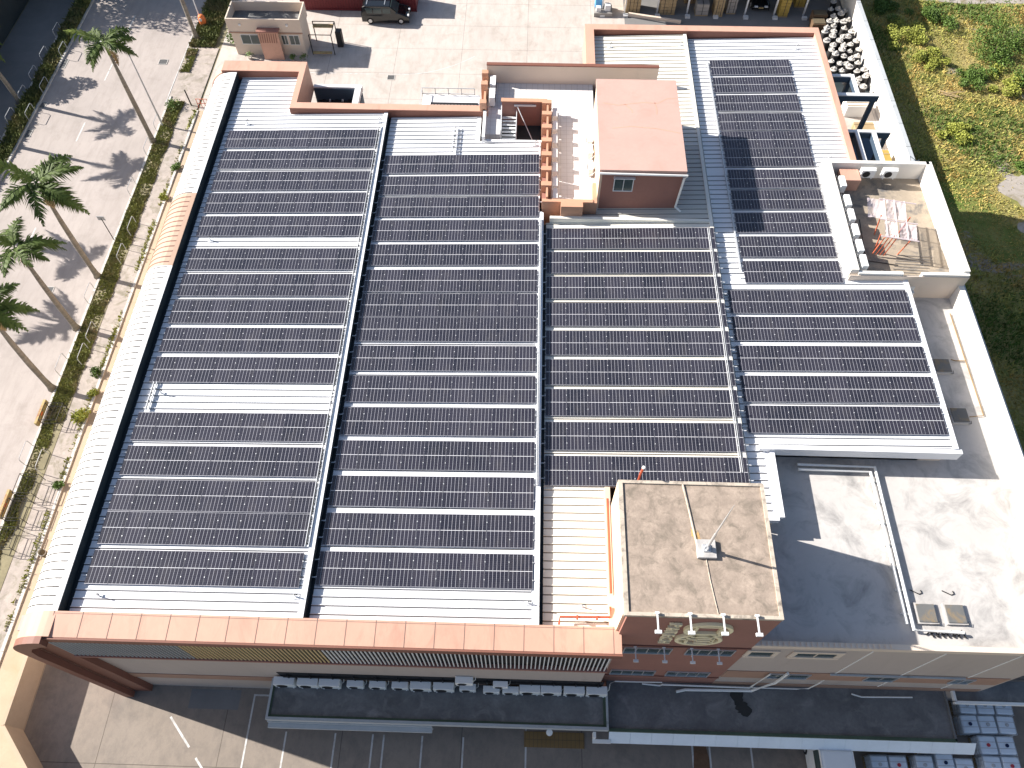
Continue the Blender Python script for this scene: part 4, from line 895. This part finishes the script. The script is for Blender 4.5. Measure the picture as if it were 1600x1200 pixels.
# barrels
def make_barrel():
    o = thing('barrel', 'black barrel', 'barrel', group='black barrels with pale lids heaped by the boundary wall')
    MB().lathe([(.28, 0), (.31, .05), (.31, .85), (.28, .92)], 0, 0, 14).build('drum_body', 'drum', o, smooth=False)
    MB().lathe([(.31, .92), (.33, .96), (.31, 1.0), (.25, 1.0), (.22, .97), (.0, .97)], 0, 0, 14).build('lid', 'lid', o)
    MB().lathe([(.1, .97), (.12, 1.15), (.08, 1.24), (.0, 1.26)], .03, 0, 8).box(-.2, .2, -.04, .04, .98, 1.08).build('knob', 'lid', o); return o
BP = Proto(make_barrel())
BL = [(29.48, 72.26), (30.45, 72.66), (31.51, 73.06), (31.65, 71.83), (29.52, 71.05), (30.64, 71.08), (31.83, 70.51), (29.68, 69.68), (30.73, 69.71), (31.5, 69.41), (29.44, 67.8), (30.71, 68.7), (30.65, 67.48), (31.83, 67.57), (32.0, 68.5), (30.15, 66.39), (31.64, 66.26), (31.4, 65.08), (32.2, 65.43), (31.68, 63.98), (30.82, 75.05), (30.25, 74.28), (31.04, 74.17), (31.7, 74.06), (32.2, 74.6), (31.81, 75.46), (31.63, 76.48), (31.54, 77.65), (29.99, 73.22), (32.3, 72.5), (32.35, 71.1), (31.2, 71.9), (31.1, 70.3), (32.4, 66.6), (30.95, 66.9), (31.1, 64.4),
 (30.1, 71.8), (30.0, 70.3), (29.9, 68.8), (30.05, 67.6), (32.3, 69.7), (31.35, 68.1), (32.45, 65.9), (30.6, 65.6), (30.6, 73.6), (29.4, 66.6), (32.3, 76.2), (30.9, 76.3)]
order = sorted(range(len(BL)), key=lambda i: -BL[i][1])
for rank, i in enumerate(order):
    x, y = BL[i]; row = rank//3; side = ('left', 'middle', 'right')[sorted([order[k] for k in range(row*3, row*3+3)], key=lambda j: BL[j][0]).index(i)]
    rl = 'topmost' if row == 0 else ('lowest' if row == 15 else ORD[row])
    o = BP.place((x, y, .02), random.uniform(0, 6.28), f'black barrel with pale round lid, {side} of the {rl} row beside the white wall', random.uniform(.9, 1.12))
    o.rotation_euler = (random.uniform(-.12, .12), random.uniform(-.12, .12), o.rotation_euler[2])

# ---------------------------------------------------------------- totes
def make_tote():
    o = thing('liquid_tote', 'white plastic tote', 'tote', group='caged white liquid totes at the front right')
    T = MB().box(-.47, .47, -.47, .47, .15, 1.08); t = T.build('tank', 'tote', o, bevel=.08)
    r = MB()
    for k in (-.16, .16): r.box(-.475, .475, k-.015, k+.015, 1.06, 1.095)
    r.build('groove', 'ac_grey', o)
    c = MB()
    for z in (.3, .55, .8, 1.02):
        for a in ((-.5, .5, -.5, -.48), (-.5, .5, .48, .5), (-.5, -.48, -.48, .48), (.48, .5, -.48, .48)): c.box(*a, z-.012, z+.012)
    for k in range(5):
        v_ = -.48+k*.24
        for a in ((v_-.01, v_+.01, -.505, -.48), (v_-.01, v_+.01, .48, .505), (-.505, -.48, v_-.01, v_+.01), (.48, .505, v_-.01, v_+.01)): c.box(*a, .15, 1.03)
    c.build('cage', 'metal', o); MB().box(-.5, .5, -.5, .5, 0, .13).build('pallet', 'carton', o)
    return o
T0 = make_tote(); TP = Proto(T0)
TL = [(26.19, 8.45, 'back row, left'), (27.22, 8.45, 'back row, middle'), (28.29, 8.45, 'back row, right'), (26.08, 7.42, 'second row, left end'), (27.1, 7.42, 'second row, middle'), (28.17, 7.42, 'second row, right end'), (26.81, 6.33, 'third row with red cap'), (27.85, 6.33, 'third row with dark cap'), (26.78, 5.28, 'fourth row, left'), (27.83, 5.28, 'fourth row with red cap'), (20.45, 5.15, 'far left of the bottom group'), (21.5, 5.15, 'second from left of the bottom group'), (22.97, 5.2, 'third from left of the bottom group'), (24.15, 5.35, 'bottom group with dark cap'), (25.2, 5.1, 'small gap right of the dark capped one'), (23.5, 6.3, 'half under the canopy edge, left'), (24.6, 6.4, 'half under the canopy edge, right'), (20.4, 4.05, 'front left corner at photo edge'), (21.45, 4.05, 'front second at photo edge')]
T0b = None
for i, (x, y, l) in enumerate(TL):
    o = TP.place((x, y, .06), random.uniform(-.03, .03), f'caged white liquid tote, {l}')
    o['_c'] = i
for o in [q for q in S.objects if q.name.startswith('liquid_tote')]:
    i = o['_c']; del o['_c']
    MB().lathe([(.0, 1.08), (.1, 1.08), (.1, 1.13), (0, 1.14)], 0, 0, 12).build('cap', 'tote_lid_red' if i in (6, 9, 11, 18) else ('tote_lid_blue' if i in (7, 13, 3) else 'ac_grey'), o)
# floor plate & misc front
o = thing('floor_mat', 'ochre tiled ramp plate on the front yard below the canopy', 'floor plate', (2.2, 6.0, .05)); MB().box(-1.75, 1.75, -.42, .42, 0, .05).build('plate', 'ochre', o)
mb = MB()
for k in range(15): mb.box(-1.7+k*.243, -1.685+k*.243, -.42, .42, .05, .054)
mb.box(-1.75, 1.75, -.01, .01, .05, .055); mb.build('joint', 'trunk_dark', o)
o = MB().lathe([(0, 0), (.18, 0), (.18, .06), (.0, .08)], 0, 0, 12).build('wall_camera', 'white_paint', loc=(1.8, 6.0, 3.1)); tag(o, 'small round white camera on the canopy front edge above the ochre plate', 'camera')

def blob(cx_, cy_, rx, ry, z, seed, n_=22):
    r_ = random.Random(seed); pts = [(cx_+rx*math.cos(6.283*i/n_)*r_.uniform(.6, 1.15), cy_+ry*math.sin(6.283*i/n_)*r_.uniform(.6, 1.15), z) for i in range(n_)]
    return MB().add([(cx_, cy_, z)]+pts, [(0, 1+i, 1+(i+1) % n_) for i in range(n_)])
A('roof_rust', (.50, .32, .14), .9, .25, 3, 9); A('rust_stain', (.17, .095, .055), .9, .3, 1.5, 9); A('wet_stain', (.035, .035, .033), .7, .2)
struct('rust_stain', blob(10.7, 4.4, .55, 2.4, .058, 3), 'rust_stain')
blob(12.3, 8.2, .38, .5, 3.206, 5).build('dark_stain', 'wet_stain', FB, BO); blob(12.6, 7.5, .45, .4, 3.208, 6).build('dark_stain', 'wet_stain', FB, BO)
for k_, (a_, b_) in enumerate(((7.75, 12.2), (7.6, 12.55))): blob(a_, b_, .16, .38-.1*k_, 16.866+.002*k_, 30+k_).build('rust_stain', 'roof_rust', FB, BO)
o = thing('bollard', 'dark rounded bollard standing on the tan paving beside the lower curved eave', 'bollard', (-31.3, 16.2, .04)); MB().lathe([(.2, 0), (.22, .3), (.2, .65), (.1, .8), (0, .82)], 0, 0, 12).build('body', 'trunk_dark', o, smooth=True); MB().lathe([(.225, .4), (.23, .45), (.225, .5)], 0, 0, 12).build('band', 'ac_grey', o)
# ---------------------------------------------------------------- hoop rails, barriers, lamp, sign
def make_hoop():
    o = thing('hoop_rail', 'bent hoop rail', 'hoop rail')
    MB().tube([(0, 0, 0), (0, 0, .75), (0, .12, .88), (0, 1.4, .88), (0, 1.52, .75), (0, 1.52, 0)], .028, 6).build('hoop', 'ac_grey', o); return o
HR = Proto(make_hoop())
for y, w_ in ((57.0, 'near the street lamp'), (53.7, 'below the tall palm'), (48.6, 'above the small sign post'), (36.8, 'below the second palm'), (30.0, 'above the lowest palm'), (22.6, 'between the yellow barriers')):
    HR.place((-34.95, y, .1), 0, 'thin grey hoop rail on the road kerb '+w_, None, 'hoop rails along the palm verge')
for y, w_ in ((44.0, 'by the thin pole shadow'), (41.0, 'just above the second palm shadow'), (33.0, 'between third and lowest palms'), (31.0, 'close to the lowest palm'), (22.0, 'beside the broken paving')):
    HR.place((-33.6, y, .1), 0, 'thin grey hoop rail on the sidewalk side '+w_, None, 'hoop rails along the palm verge')
for i, y in enumerate((70.5, 66.6, 63.6, 60.6, 57.4, 54.0)): HR.place((-48.95, y, .14), 0, f'pale hoop rail along the far edge of the median hedge, {ORD[i]} from the top', None, 'hoop rails along the median')
for y in ((67.4, 'near the top'), (61.9, 'beside the leafy shadow'), (58.0, 'lower down')): HR.place((-47.3, y[0], .14), 0, 'pale hoop rail on the road side of the median hedge '+y[1], None, 'hoop rails along the median')
def barrier(x, y, label, cages):
    o = thing('work_barrier', label, 'barrier', (x, y, .1), 0, 'yellow barriers on the verge')
    MB().box(-.1, .1, -1.0, 1.0, .15, .6).build('board', 'yellow', o, bevel=.02)
    mb = MB()
    for (ax, ay) in cages:
        for z in (.5, 1.0): mb.tube([(ax, ay, z), (ax+1.3, ay, z), (ax+1.3, ay+1.4, z), (ax, ay+1.4, z), (ax, ay, z)], .025, 5)
        for q in ((ax, ay), (ax+1.3, ay), (ax+1.3, ay+1.4), (ax, ay+1.4)): mb.tube([(*q, 0), (*q, 1.0)], .025, 5)
        for k in range(4): mb.tube([(ax+.26*(k+1), ay, 1.0), (ax+.26*(k+1), ay+1.4, 1.0)], .015, 4)
    mb.build('cage', 'drum', o)
    MB().box(-.11, .11, -.25, .05, .35, .55).build('reflector', 'orange', o)
barrier(-35.0, 26.6, 'yellow barrier with dark cage just below the lowest palm', [(.4, -.9)])
barrier(-35.0, 19.5, 'yellow barrier board with dark cages at the left photo edge', [(.5, -1.2), (.6, .6), (.5, -3.2)])
o = thing('street_lamp', 'slim grey street lamp with a short arm beside the tall palm', 'street lamp', (-34.6, 57.8, .1))
MB().tube([(0, 0, 0), (0, 0, 4), (-.05, .1, 8.3)], [.09, .07, .05], 8).build('pole', 'ac_grey', o); MB().tube([(-.05, .1, 8.3), (-.5, .1, 8.5), (-1.6, .1, 8.55)], .04, 6).build('arm', 'ac_grey', o); MB().box(-2.2, -1.5, 0, .25, 8.48, 8.6).build('lamp_head', 'white_paint', o, bevel=.03)
o = thing('sign_post', 'small dark street sign on a thin post at the verge kerb', 'sign', (-34.9, 43.5, .1)); MB().tube([(0, 0, 0), (0, .1, 2.6)], .035, 6).build('post', 'dark', o); MB().box(-.3, .3, .08, .11, 2.3, 2.75).build('plate', 'ac_grey', o)
o = thing('lamp_post', 'thin pale pole standing behind the top palm', 'pole', (-34.7, 73.6, .05)); MB().tube([(0, 0, 0), (0, 0, 7)], .05, 6).build('pole', 'steel_white', o); MB().box(-.12, .12, -.12, .12, 0, .3).build('base', 'ac_grey', o)
o = thing('barrier_post', 'reddish boom barrier frame beside the curved roof top corner', 'barrier', (-31.8, 60.4, .05)); mb = MB()
for k in range(4): mb.tube([(k*.35, 0, 0), (k*.35, 0, 1.0)], .03, 5)
mb.tube([(0, 0, 1.0), (1.05, 0, 1.0)], .03).tube([(0, 0, .5), (1.05, 0, .5)], .03); mb.build('frame', 'red_steel', o); MB().tube([(-.8, .3, 0), (-.95, .5, 1.6)], .06, 6).build('post', 'dark', o)

# ---------------------------------------------------------------- vegetation
def frond_mesh(L, droop, up, seed, mt_):
    rnd = random.Random(seed); mb = MB(); N = 22; pts = []
    for i in range(N+1):
        t = i/N; pts.append(Vector((L*t*(1-.12*t), 0, up*L*t-droop*L*t*t)))
    mb.tube(pts, [.035*(1-.85*i/N)+.004 for i in range(N+1)], 4)
    for i in range(2, N+1):
        t = i/N; p = pts[i]; d = (pts[i]-pts[i-1]).normalized()
        ll = .88*math.sin(math.pi*min(1, .12+.88*t)**.8)*(.75 if t > .9 else 1)+.12
        for sg in (-1, 1):
            for k in range(2):
                side = Vector((0, sg, 0)); q = p-d*(.07*k)
                out = (side*.8+d*.55+Vector((0, 0, rnd.uniform(-.55, .25)))).normalized()*ll*rnd.uniform(.8, 1.1)
                tip = q+out+Vector((0, 0, -.28*ll)); wv_ = d*.05
                mid = q+out*.55+Vector((0, 0, .02))
                mb.add([q-wv_, mid-wv_*1.2, tip, mid+wv_*1.2, q+wv_], [(0, 1, 3, 4), (1, 2, 3)])
    o = mb.build('frond', mt_); me = o.data; bpy.data.objects.remove(o); return me
FR = [frond_mesh(3.3, .55, .45, 1, 'frond'), frond_mesh(3.1, .75, .25, 2, 'frond'), frond_mesh(2.8, .35, .9, 3, 'frond_light'), frond_mesh(3.4, .6, .6, 4, 'frond')]
def palm(x, y, h, label, lean=(0, 0), seed=0, nf=13, sc_=1.0, group='royal palms along the road verge', r=.2):
    rnd = random.Random(seed); o = thing('palm_tree', label, 'palm tree', (x, y, .08), 0, group)
    ts = h-1.3; P = [(lean[0]*t*t, lean[1]*t*t, ts*t) for t in (0, .04, .15, .4, .7, 1)]
    MB().tube(P, [r*1.6, r*1.2, r, r*1.05, r*.9, r*.6], 12).build('trunk', 'bark', o, smooth=True)
    MB().tube([(lean[0], lean[1], ts-.02), (lean[0], lean[1], ts+.6), (lean[0], lean[1], h+.05)], [r*.62, r*.6, r*.25], 10).build('crownshaft', 'crownshaft', o, smooth=True)
    for i in range(nf):
        q = bpy.data.objects.new('frond', FR[2] if i % 5 == 4 else FR[rnd.choice((0, 1, 3))]); S.collection.objects.link(q); q.parent = o
        q.location = (lean[0], lean[1], h-.1); q.rotation_euler = (rnd.uniform(-.3, .3), rnd.uniform(-.25, .3), i*2.4+rnd.uniform(-.3, .3)); s_ = sc_*rnd.uniform(.8, 1.08); q.scale = (s_, s_, s_)
    q = bpy.data.objects.new('frond', FR[0].copy()); q.data.materials.clear(); q.data.materials.append(M['carton']); S.collection.objects.link(q); q.parent = o; q.location = (lean[0]+.15, lean[1], h-.7); q.rotation_euler = (0, 1.35, seed*.7); q.scale = (.6, .5, .6); q['label'] = 'dead brown frond hanging down'
    return o
palm(-34.9, 55.6, 10.6, 'tallest royal palm beside the street lamp at the upper left', (.2, -.3), 11, 9, .92)
palm(-35.1, 39.6, 10.2, 'royal palm with wide green crown in the middle of the left road verge', (.2, .2), 25, 9, 1.12)
palm(-35.15, 34.4, 9.2, 'royal palm directly below the wide crowned palm', (.1, .2), 31, 9, .98)
palm(-35.2, 28.9, 9.6, 'lowest royal palm with its crown cut by the left photo edge', (.2, .3), 44, 9, 1.0)
palm(-34.6, 71.0, 9.5, 'bare trunk palm at the top edge left of the guard house', (-.6, 1.2), 52, 10, 1.0)
palm(-49.3, 60.75, 6.6, 'palm trunk rising from the median hedge at the left edge', (-.5, 0), 63, 10, .85, 'palms on the median')
for x, y, h, s_ in ((-49.3, 55.2, 7.8, 71), (-49.3, 44.6, 7.2, 72), (-49.3, 38.4, 8.0, 73)):
    palm(x, y, h, 'palm on the median whose shadow falls across the main road', (0, 0), s_, 10, 1.0, 'palms on the median')
def leaves(mb, c, R, n_, s_, rnd, flat=1.0, up=False):
    for _ in range(n_):
        while True:
            p = Vector((rnd.uniform(-1, 1), rnd.uniform(-1, 1), rnd.uniform(-1, 1)))
            if p.length < 1 and (p.length > .35 or rnd.random() < .3): break
        p = Vector((p.x*R, p.y*R, p.z*R*flat))+Vector(c)
        u = Vector((rnd.gauss(0, 1), rnd.gauss(0, 1), rnd.gauss(0, .6))).normalized(); v_ = u.cross(Vector((rnd.gauss(0, 1), rnd.gauss(0, 1), rnd.gauss(0, 1)))).normalized()
        a = s_*rnd.uniform(.6, 1.3); mb.quad(p-u*a, p-v_*a*.5, p+u*a, p+v_*a*.5)
def tree(x, y, h, R, label, seed, mt_='leaf_dark'):
    rnd = random.Random(seed); o = thing('leafy_tree', label, 'tree', (x, y, 0), 0, 'leafy trees beyond the hoarding'); MB().tube([(0, 0, 0), (.1, .1, h*.4), (.2, 0, h*.7)], [.25, .2, .1], 8).build('trunk', 'trunk_dark', o)
    mb = MB()
    for k in range(12):
        a = rnd.uniform(0, 6.28); r_ = rnd.uniform(0, R*.7); c = (r_*math.cos(a), r_*math.sin(a), h*rnd.uniform(.6, .95)); leaves(mb, c, R*.42, 330, .2, rnd)
    mb.build('crown', mt_, o)
tree(-53.2, 64.8, 5.2, 2.2, 'leafy tree casting a blotchy shadow over the road', 5)
for i, (x, y, h, R) in enumerate(((-58, 77.5, 9.5, 4.5), (-52, 79, 9, 4.2), (-49, 81, 9, 4.2), (-43, 79.5, 6, 3), (-56, 84, 10, 5), (-44, 83, 8, 3.5), (-48, 86, 9, 5), (-60, 76, 9, 4))): tree(x, y, h, R, 'dense leafy tree shading the top of the main road', 90+i)
# verge, hedge
def strip(name, label, x0, x1, y0, y1, h, dens, mt_, seed, wave=None, blade=.10, z0=.07):
    rnd = random.Random(seed); mb = MB(); n_ = int((x1-x0)*(y1-y0)*dens)
    for _ in range(n_):
        x, y = rnd.uniform(x0, x1), rnd.uniform(y0, y1)
        e = wave(y) if wave else 0
        if x > x1-e: continue
        dd = math.sin(x*2.1+y*.9)+math.sin(y*1.7-x)+math.sin(y*.43+1)
        if dd < -1.2 and rnd.random() < .7: continue
        hh = h*rnd.uniform(.5, 1.4)*(1+.25*dd/2); a = rnd.uniform(0, 6.28); w2 = blade*rnd.uniform(.6, 1.4); dx, dy = math.cos(a)*w2, math.sin(a)*w2; lx, ly = rnd.gauss(0, .35)*hh, rnd.gauss(0, .35)*hh
        mb.add([(x-dx, y-dy, z0), (x+dx, y+dy, z0), (x+lx+dx*.2, y+ly+dy*.2, z0+hh), (x+lx-dx*.4, y+ly-dy*.4, z0+hh*.9)], [(0, 1, 2, 3)])
    o = mb.build(name, mt_); tag(o, label, 'grass', kind='stuff'); return o
def wv1(y):
    if y < 31: return max(0, .75+.15*math.sin(y*2)-(y-19)*.03) if y < 26 else .15+.1*math.sin(y*3)
    return .12+.1*math.sin(y*1.1)+.06*math.sin(y*3.3)
strip('verge_grass', 'patchy green and dry grass of the palm verge beside the road', -34.8, -33.35, 8, 61.2, .10, 300, 'verge_grass', 3, wv1)
strip('median_grass', 'low olive hedge plants on the road median', -48.85, -47.45, 38, 84, .32, 230, 'hedge', 4, None, .12, .13)
strip('verge_grass', 'shaded grass patch around the waste bin by the guard house', -35.0, -32.4, 69.6, 80, .22, 160, 'hedge', 5)
strip('verge_grass', 'small dry grass tuft around the top palm base', -35.0, -34.0, 65.6, 69.2, .14, 220, 'verge_grass', 6)
strip('verge_weeds', 'weeds growing along the pale sidewalk kerb', -32.25, -31.85, 10, 60, .15, 90, 'leaf_yellow', 8, lambda y: max(0, .42*(math.sin(y*.7)+math.sin(y*1.9+1)*.6)), .07)
def bush(x, y, R, label, mt_='leaf', seed=1, h=.7, n_=380, s_=.09, grp='bushes by the sidewalk'):
    rnd = random.Random(seed); o = thing('bush', label, 'bush', (x, y, 0), 0, grp); mb = MB()
    for k in range(5): leaves(mb, (rnd.uniform(-.4, .4)*R, rnd.uniform(-.4, .4)*R, R*h*rnd.uniform(.5, .9)), R*.55, n_//5, s_, rnd, .8)
    mb.build('foliage', mt_, o); MB().tube([(0, 0, 0), (.05, 0, R*h)], .04, 5).build('stem', 'trunk_dark', o)
bush(-32.15, 30.2, .6, 'dark green bush at the kerb near the lowest palm shadow', 'leaf', 1); bush(-32.3, 26.6, .75, 'bright yellow green plant by the kerb below the lowest palm', 'leaf_yellow', 2, s_=.14); bush(-31.9, 28.4, .5, 'pale leafy bush between two kerb plants', 'leaf_yellow', 3)
bush(-31.9, 52.2, .55, 'green bush at the kerb near the tall palm shadow', 'leaf', 4); bush(-32.0, 48.5, .5, 'small bush near the upper curved roof edge', 'leaf_yellow', 5); bush(-34.2, 60.5, 1.05, 'round trimmed green bush at the top end of the palm verge', 'leaf', 6, .4)
bush(-30.6, 70.6, 1.1, 'tall leafy bush left of the guard house', 'leaf', 7, .9, 600); bush(-32.0, 21.0, .5, 'low weedy bush at the kerb further down', 'leaf', 8)
# field vegetation at right
rnd = random.Random(12); mb = MB()
def fshade(x, y): return math.sin(x*.35+y*.21)+math.sin(y*.33-x*.17+2)+.6*math.sin(x*.9+y*.7)
BARE = [(50.5, 56.5, 3.6, 5.5), (44.5, 51.5, 3.2, 2.4), (48, 80.5, 8, 1.5), (55, 62, 3, 5), (47.5, 48.5, 3.5, 2.2), (43.5, 47, 2, 1.2)]
def bare(x, y): return any(((x-a)/c)**2+((y-b_)/d_)**2 < 1 for a, b_, c, d_ in BARE)
for _ in range(105000):
    x, y = rnd.uniform(33.3, 62), rnd.uniform(20, 86)
    if bare(x, y) and rnd.random() < .93: continue
    d_ = fshade(x, y); hh = .15*rnd.uniform(.4, 1.4)*(1.2+.35*d_); a = rnd.uniform(0, 6.28); w2 = .05*rnd.uniform(.5, 1.5); dx, dy = math.cos(a)*w2, math.sin(a)*w2; lx, ly = rnd.gauss(0, .5)*hh, rnd.gauss(0, .5)*hh
    mi = 0 if d_+rnd.gauss(0, .35) < .9 else 1
    if d_+rnd.gauss(0, .4) < -1.1 or rnd.random() < .05: mi = 2
    mb.add([(x-dx, y-dy, 0), (x+dx, y+dy, 0), (x+lx+dx*.2, y+ly+dy*.2, hh), (x+lx-dx*.4, y+ly-dy*.4, hh*.9)], [(0, 1, 2, 3)], mi)
A('dry_grass', (.40, .33, .11), .9, .25, .5, 3)
tag(mb.build('field_grass', ['grass_blade', 'leaf', 'dry_grass']), 'rough yellow and green grass of the field beyond the white wall', 'grass', kind='stuff')
sp2 = MB()
for a, b_, c, d_ in BARE:
    n_ = 20; k = len(sp2.v); vs = [(a, b_, .012)]+[(a+c*math.cos(6.283*i/n_)*rnd.uniform(.75, 1.05), b_+d_*math.sin(6.283*i/n_)*rnd.uniform(.75, 1.05), .012+.001*BARE.index((a, b_, c, d_))) for i in range(n_)]
    sp2.add(vs, [(0, 1+i, 1+(i+1) % n_) for i in range(n_)])
A('bare_soil', (.36, .32, .28), .95, .15, 1.2, 8, dirt=(.20, .17, .10), dirtp=(.5, .66), dsc=.6)
struct('bare_ground', sp2, 'bare_soil')
def fbush(x, y, R, i, mt_, lab, h=.42):
    rnd2 = random.Random(200+i); o = thing('bush', lab, 'bush', (x, y, 0), 0, 'bushes in the field'); mb = MB()
    for k in range(14): leaves(mb, (rnd2.gauss(0, .5)*R, rnd2.gauss(0, .5)*R, R*h*rnd2.uniform(.15, .8)), R*rnd2.uniform(.28, .45), 260, .1, rnd2, .6)
    mb.build('foliage', mt_, o); MB().tube([(0, 0, 0), (.1, 0, R*h)], .05, 5).build('stem', 'trunk_dark', o)
for i, (x, y, R, mt_, lab) in enumerate(((49.8, 72.5, 4.2, 'leaf', 'largest dark green bush near the top right corner'), (46.0, 70.2, 2.9, 'leaf', 'dark green bush left of the largest one'), (50.5, 67.3, 3.4, 'leaf', 'dark bush at the right edge below the largest one'), (46.5, 65.8, 1.6, 'leaf_yellow', 'bright yellow green bush below the dark bushes'), (43.5, 66.8, 1.7, 'leaf', 'smaller green bush nearest the field centre'),
    (38.2, 73.5, 1.8, 'leaf_yellow', 'yellow green bush near the top of the white wall'), (36.8, 77.8, 1.6, 'leaf', 'green bush at the top edge beside the wall shadow'), (40.0, 69.5, 1.5, 'leaf_yellow', 'low olive bush in the open field'), (39.5, 58.5, 1.3, 'leaf_yellow', 'low yellowish bush left of the wall shadow bend'), (41.5, 76.5, 1.9, 'leaf', 'mid green bush at the top of the field'), (44.6, 54.2, .9, 'leaf', 'small dark bush above the lower bare patch'))): fbush(x, y, R, i, mt_, lab)
o = thing('dead_branches', 'pile of bare dead branches by the wall shadow in the field', 'branches', (39.6, 64.5, 0)); mb = MB()
for k in range(9): a = random.uniform(-.9, .1); mb.tube([(random.uniform(-.5, .5), random.uniform(-.4, .4), .1), (math.cos(a)*random.uniform(1, 2.2), math.sin(a)*1.6, random.uniform(.1, .5))], .03, 4)
mb.build('branch', 'carton', o)
tag(MB().box(-.5, .5, -.3, .3, 0, .25).build('litter_bag', 'white_paint', loc=(45.2, 51.9, 0), bevel=.1), 'white litter bag on the lower bare patch of the field', 'bag')
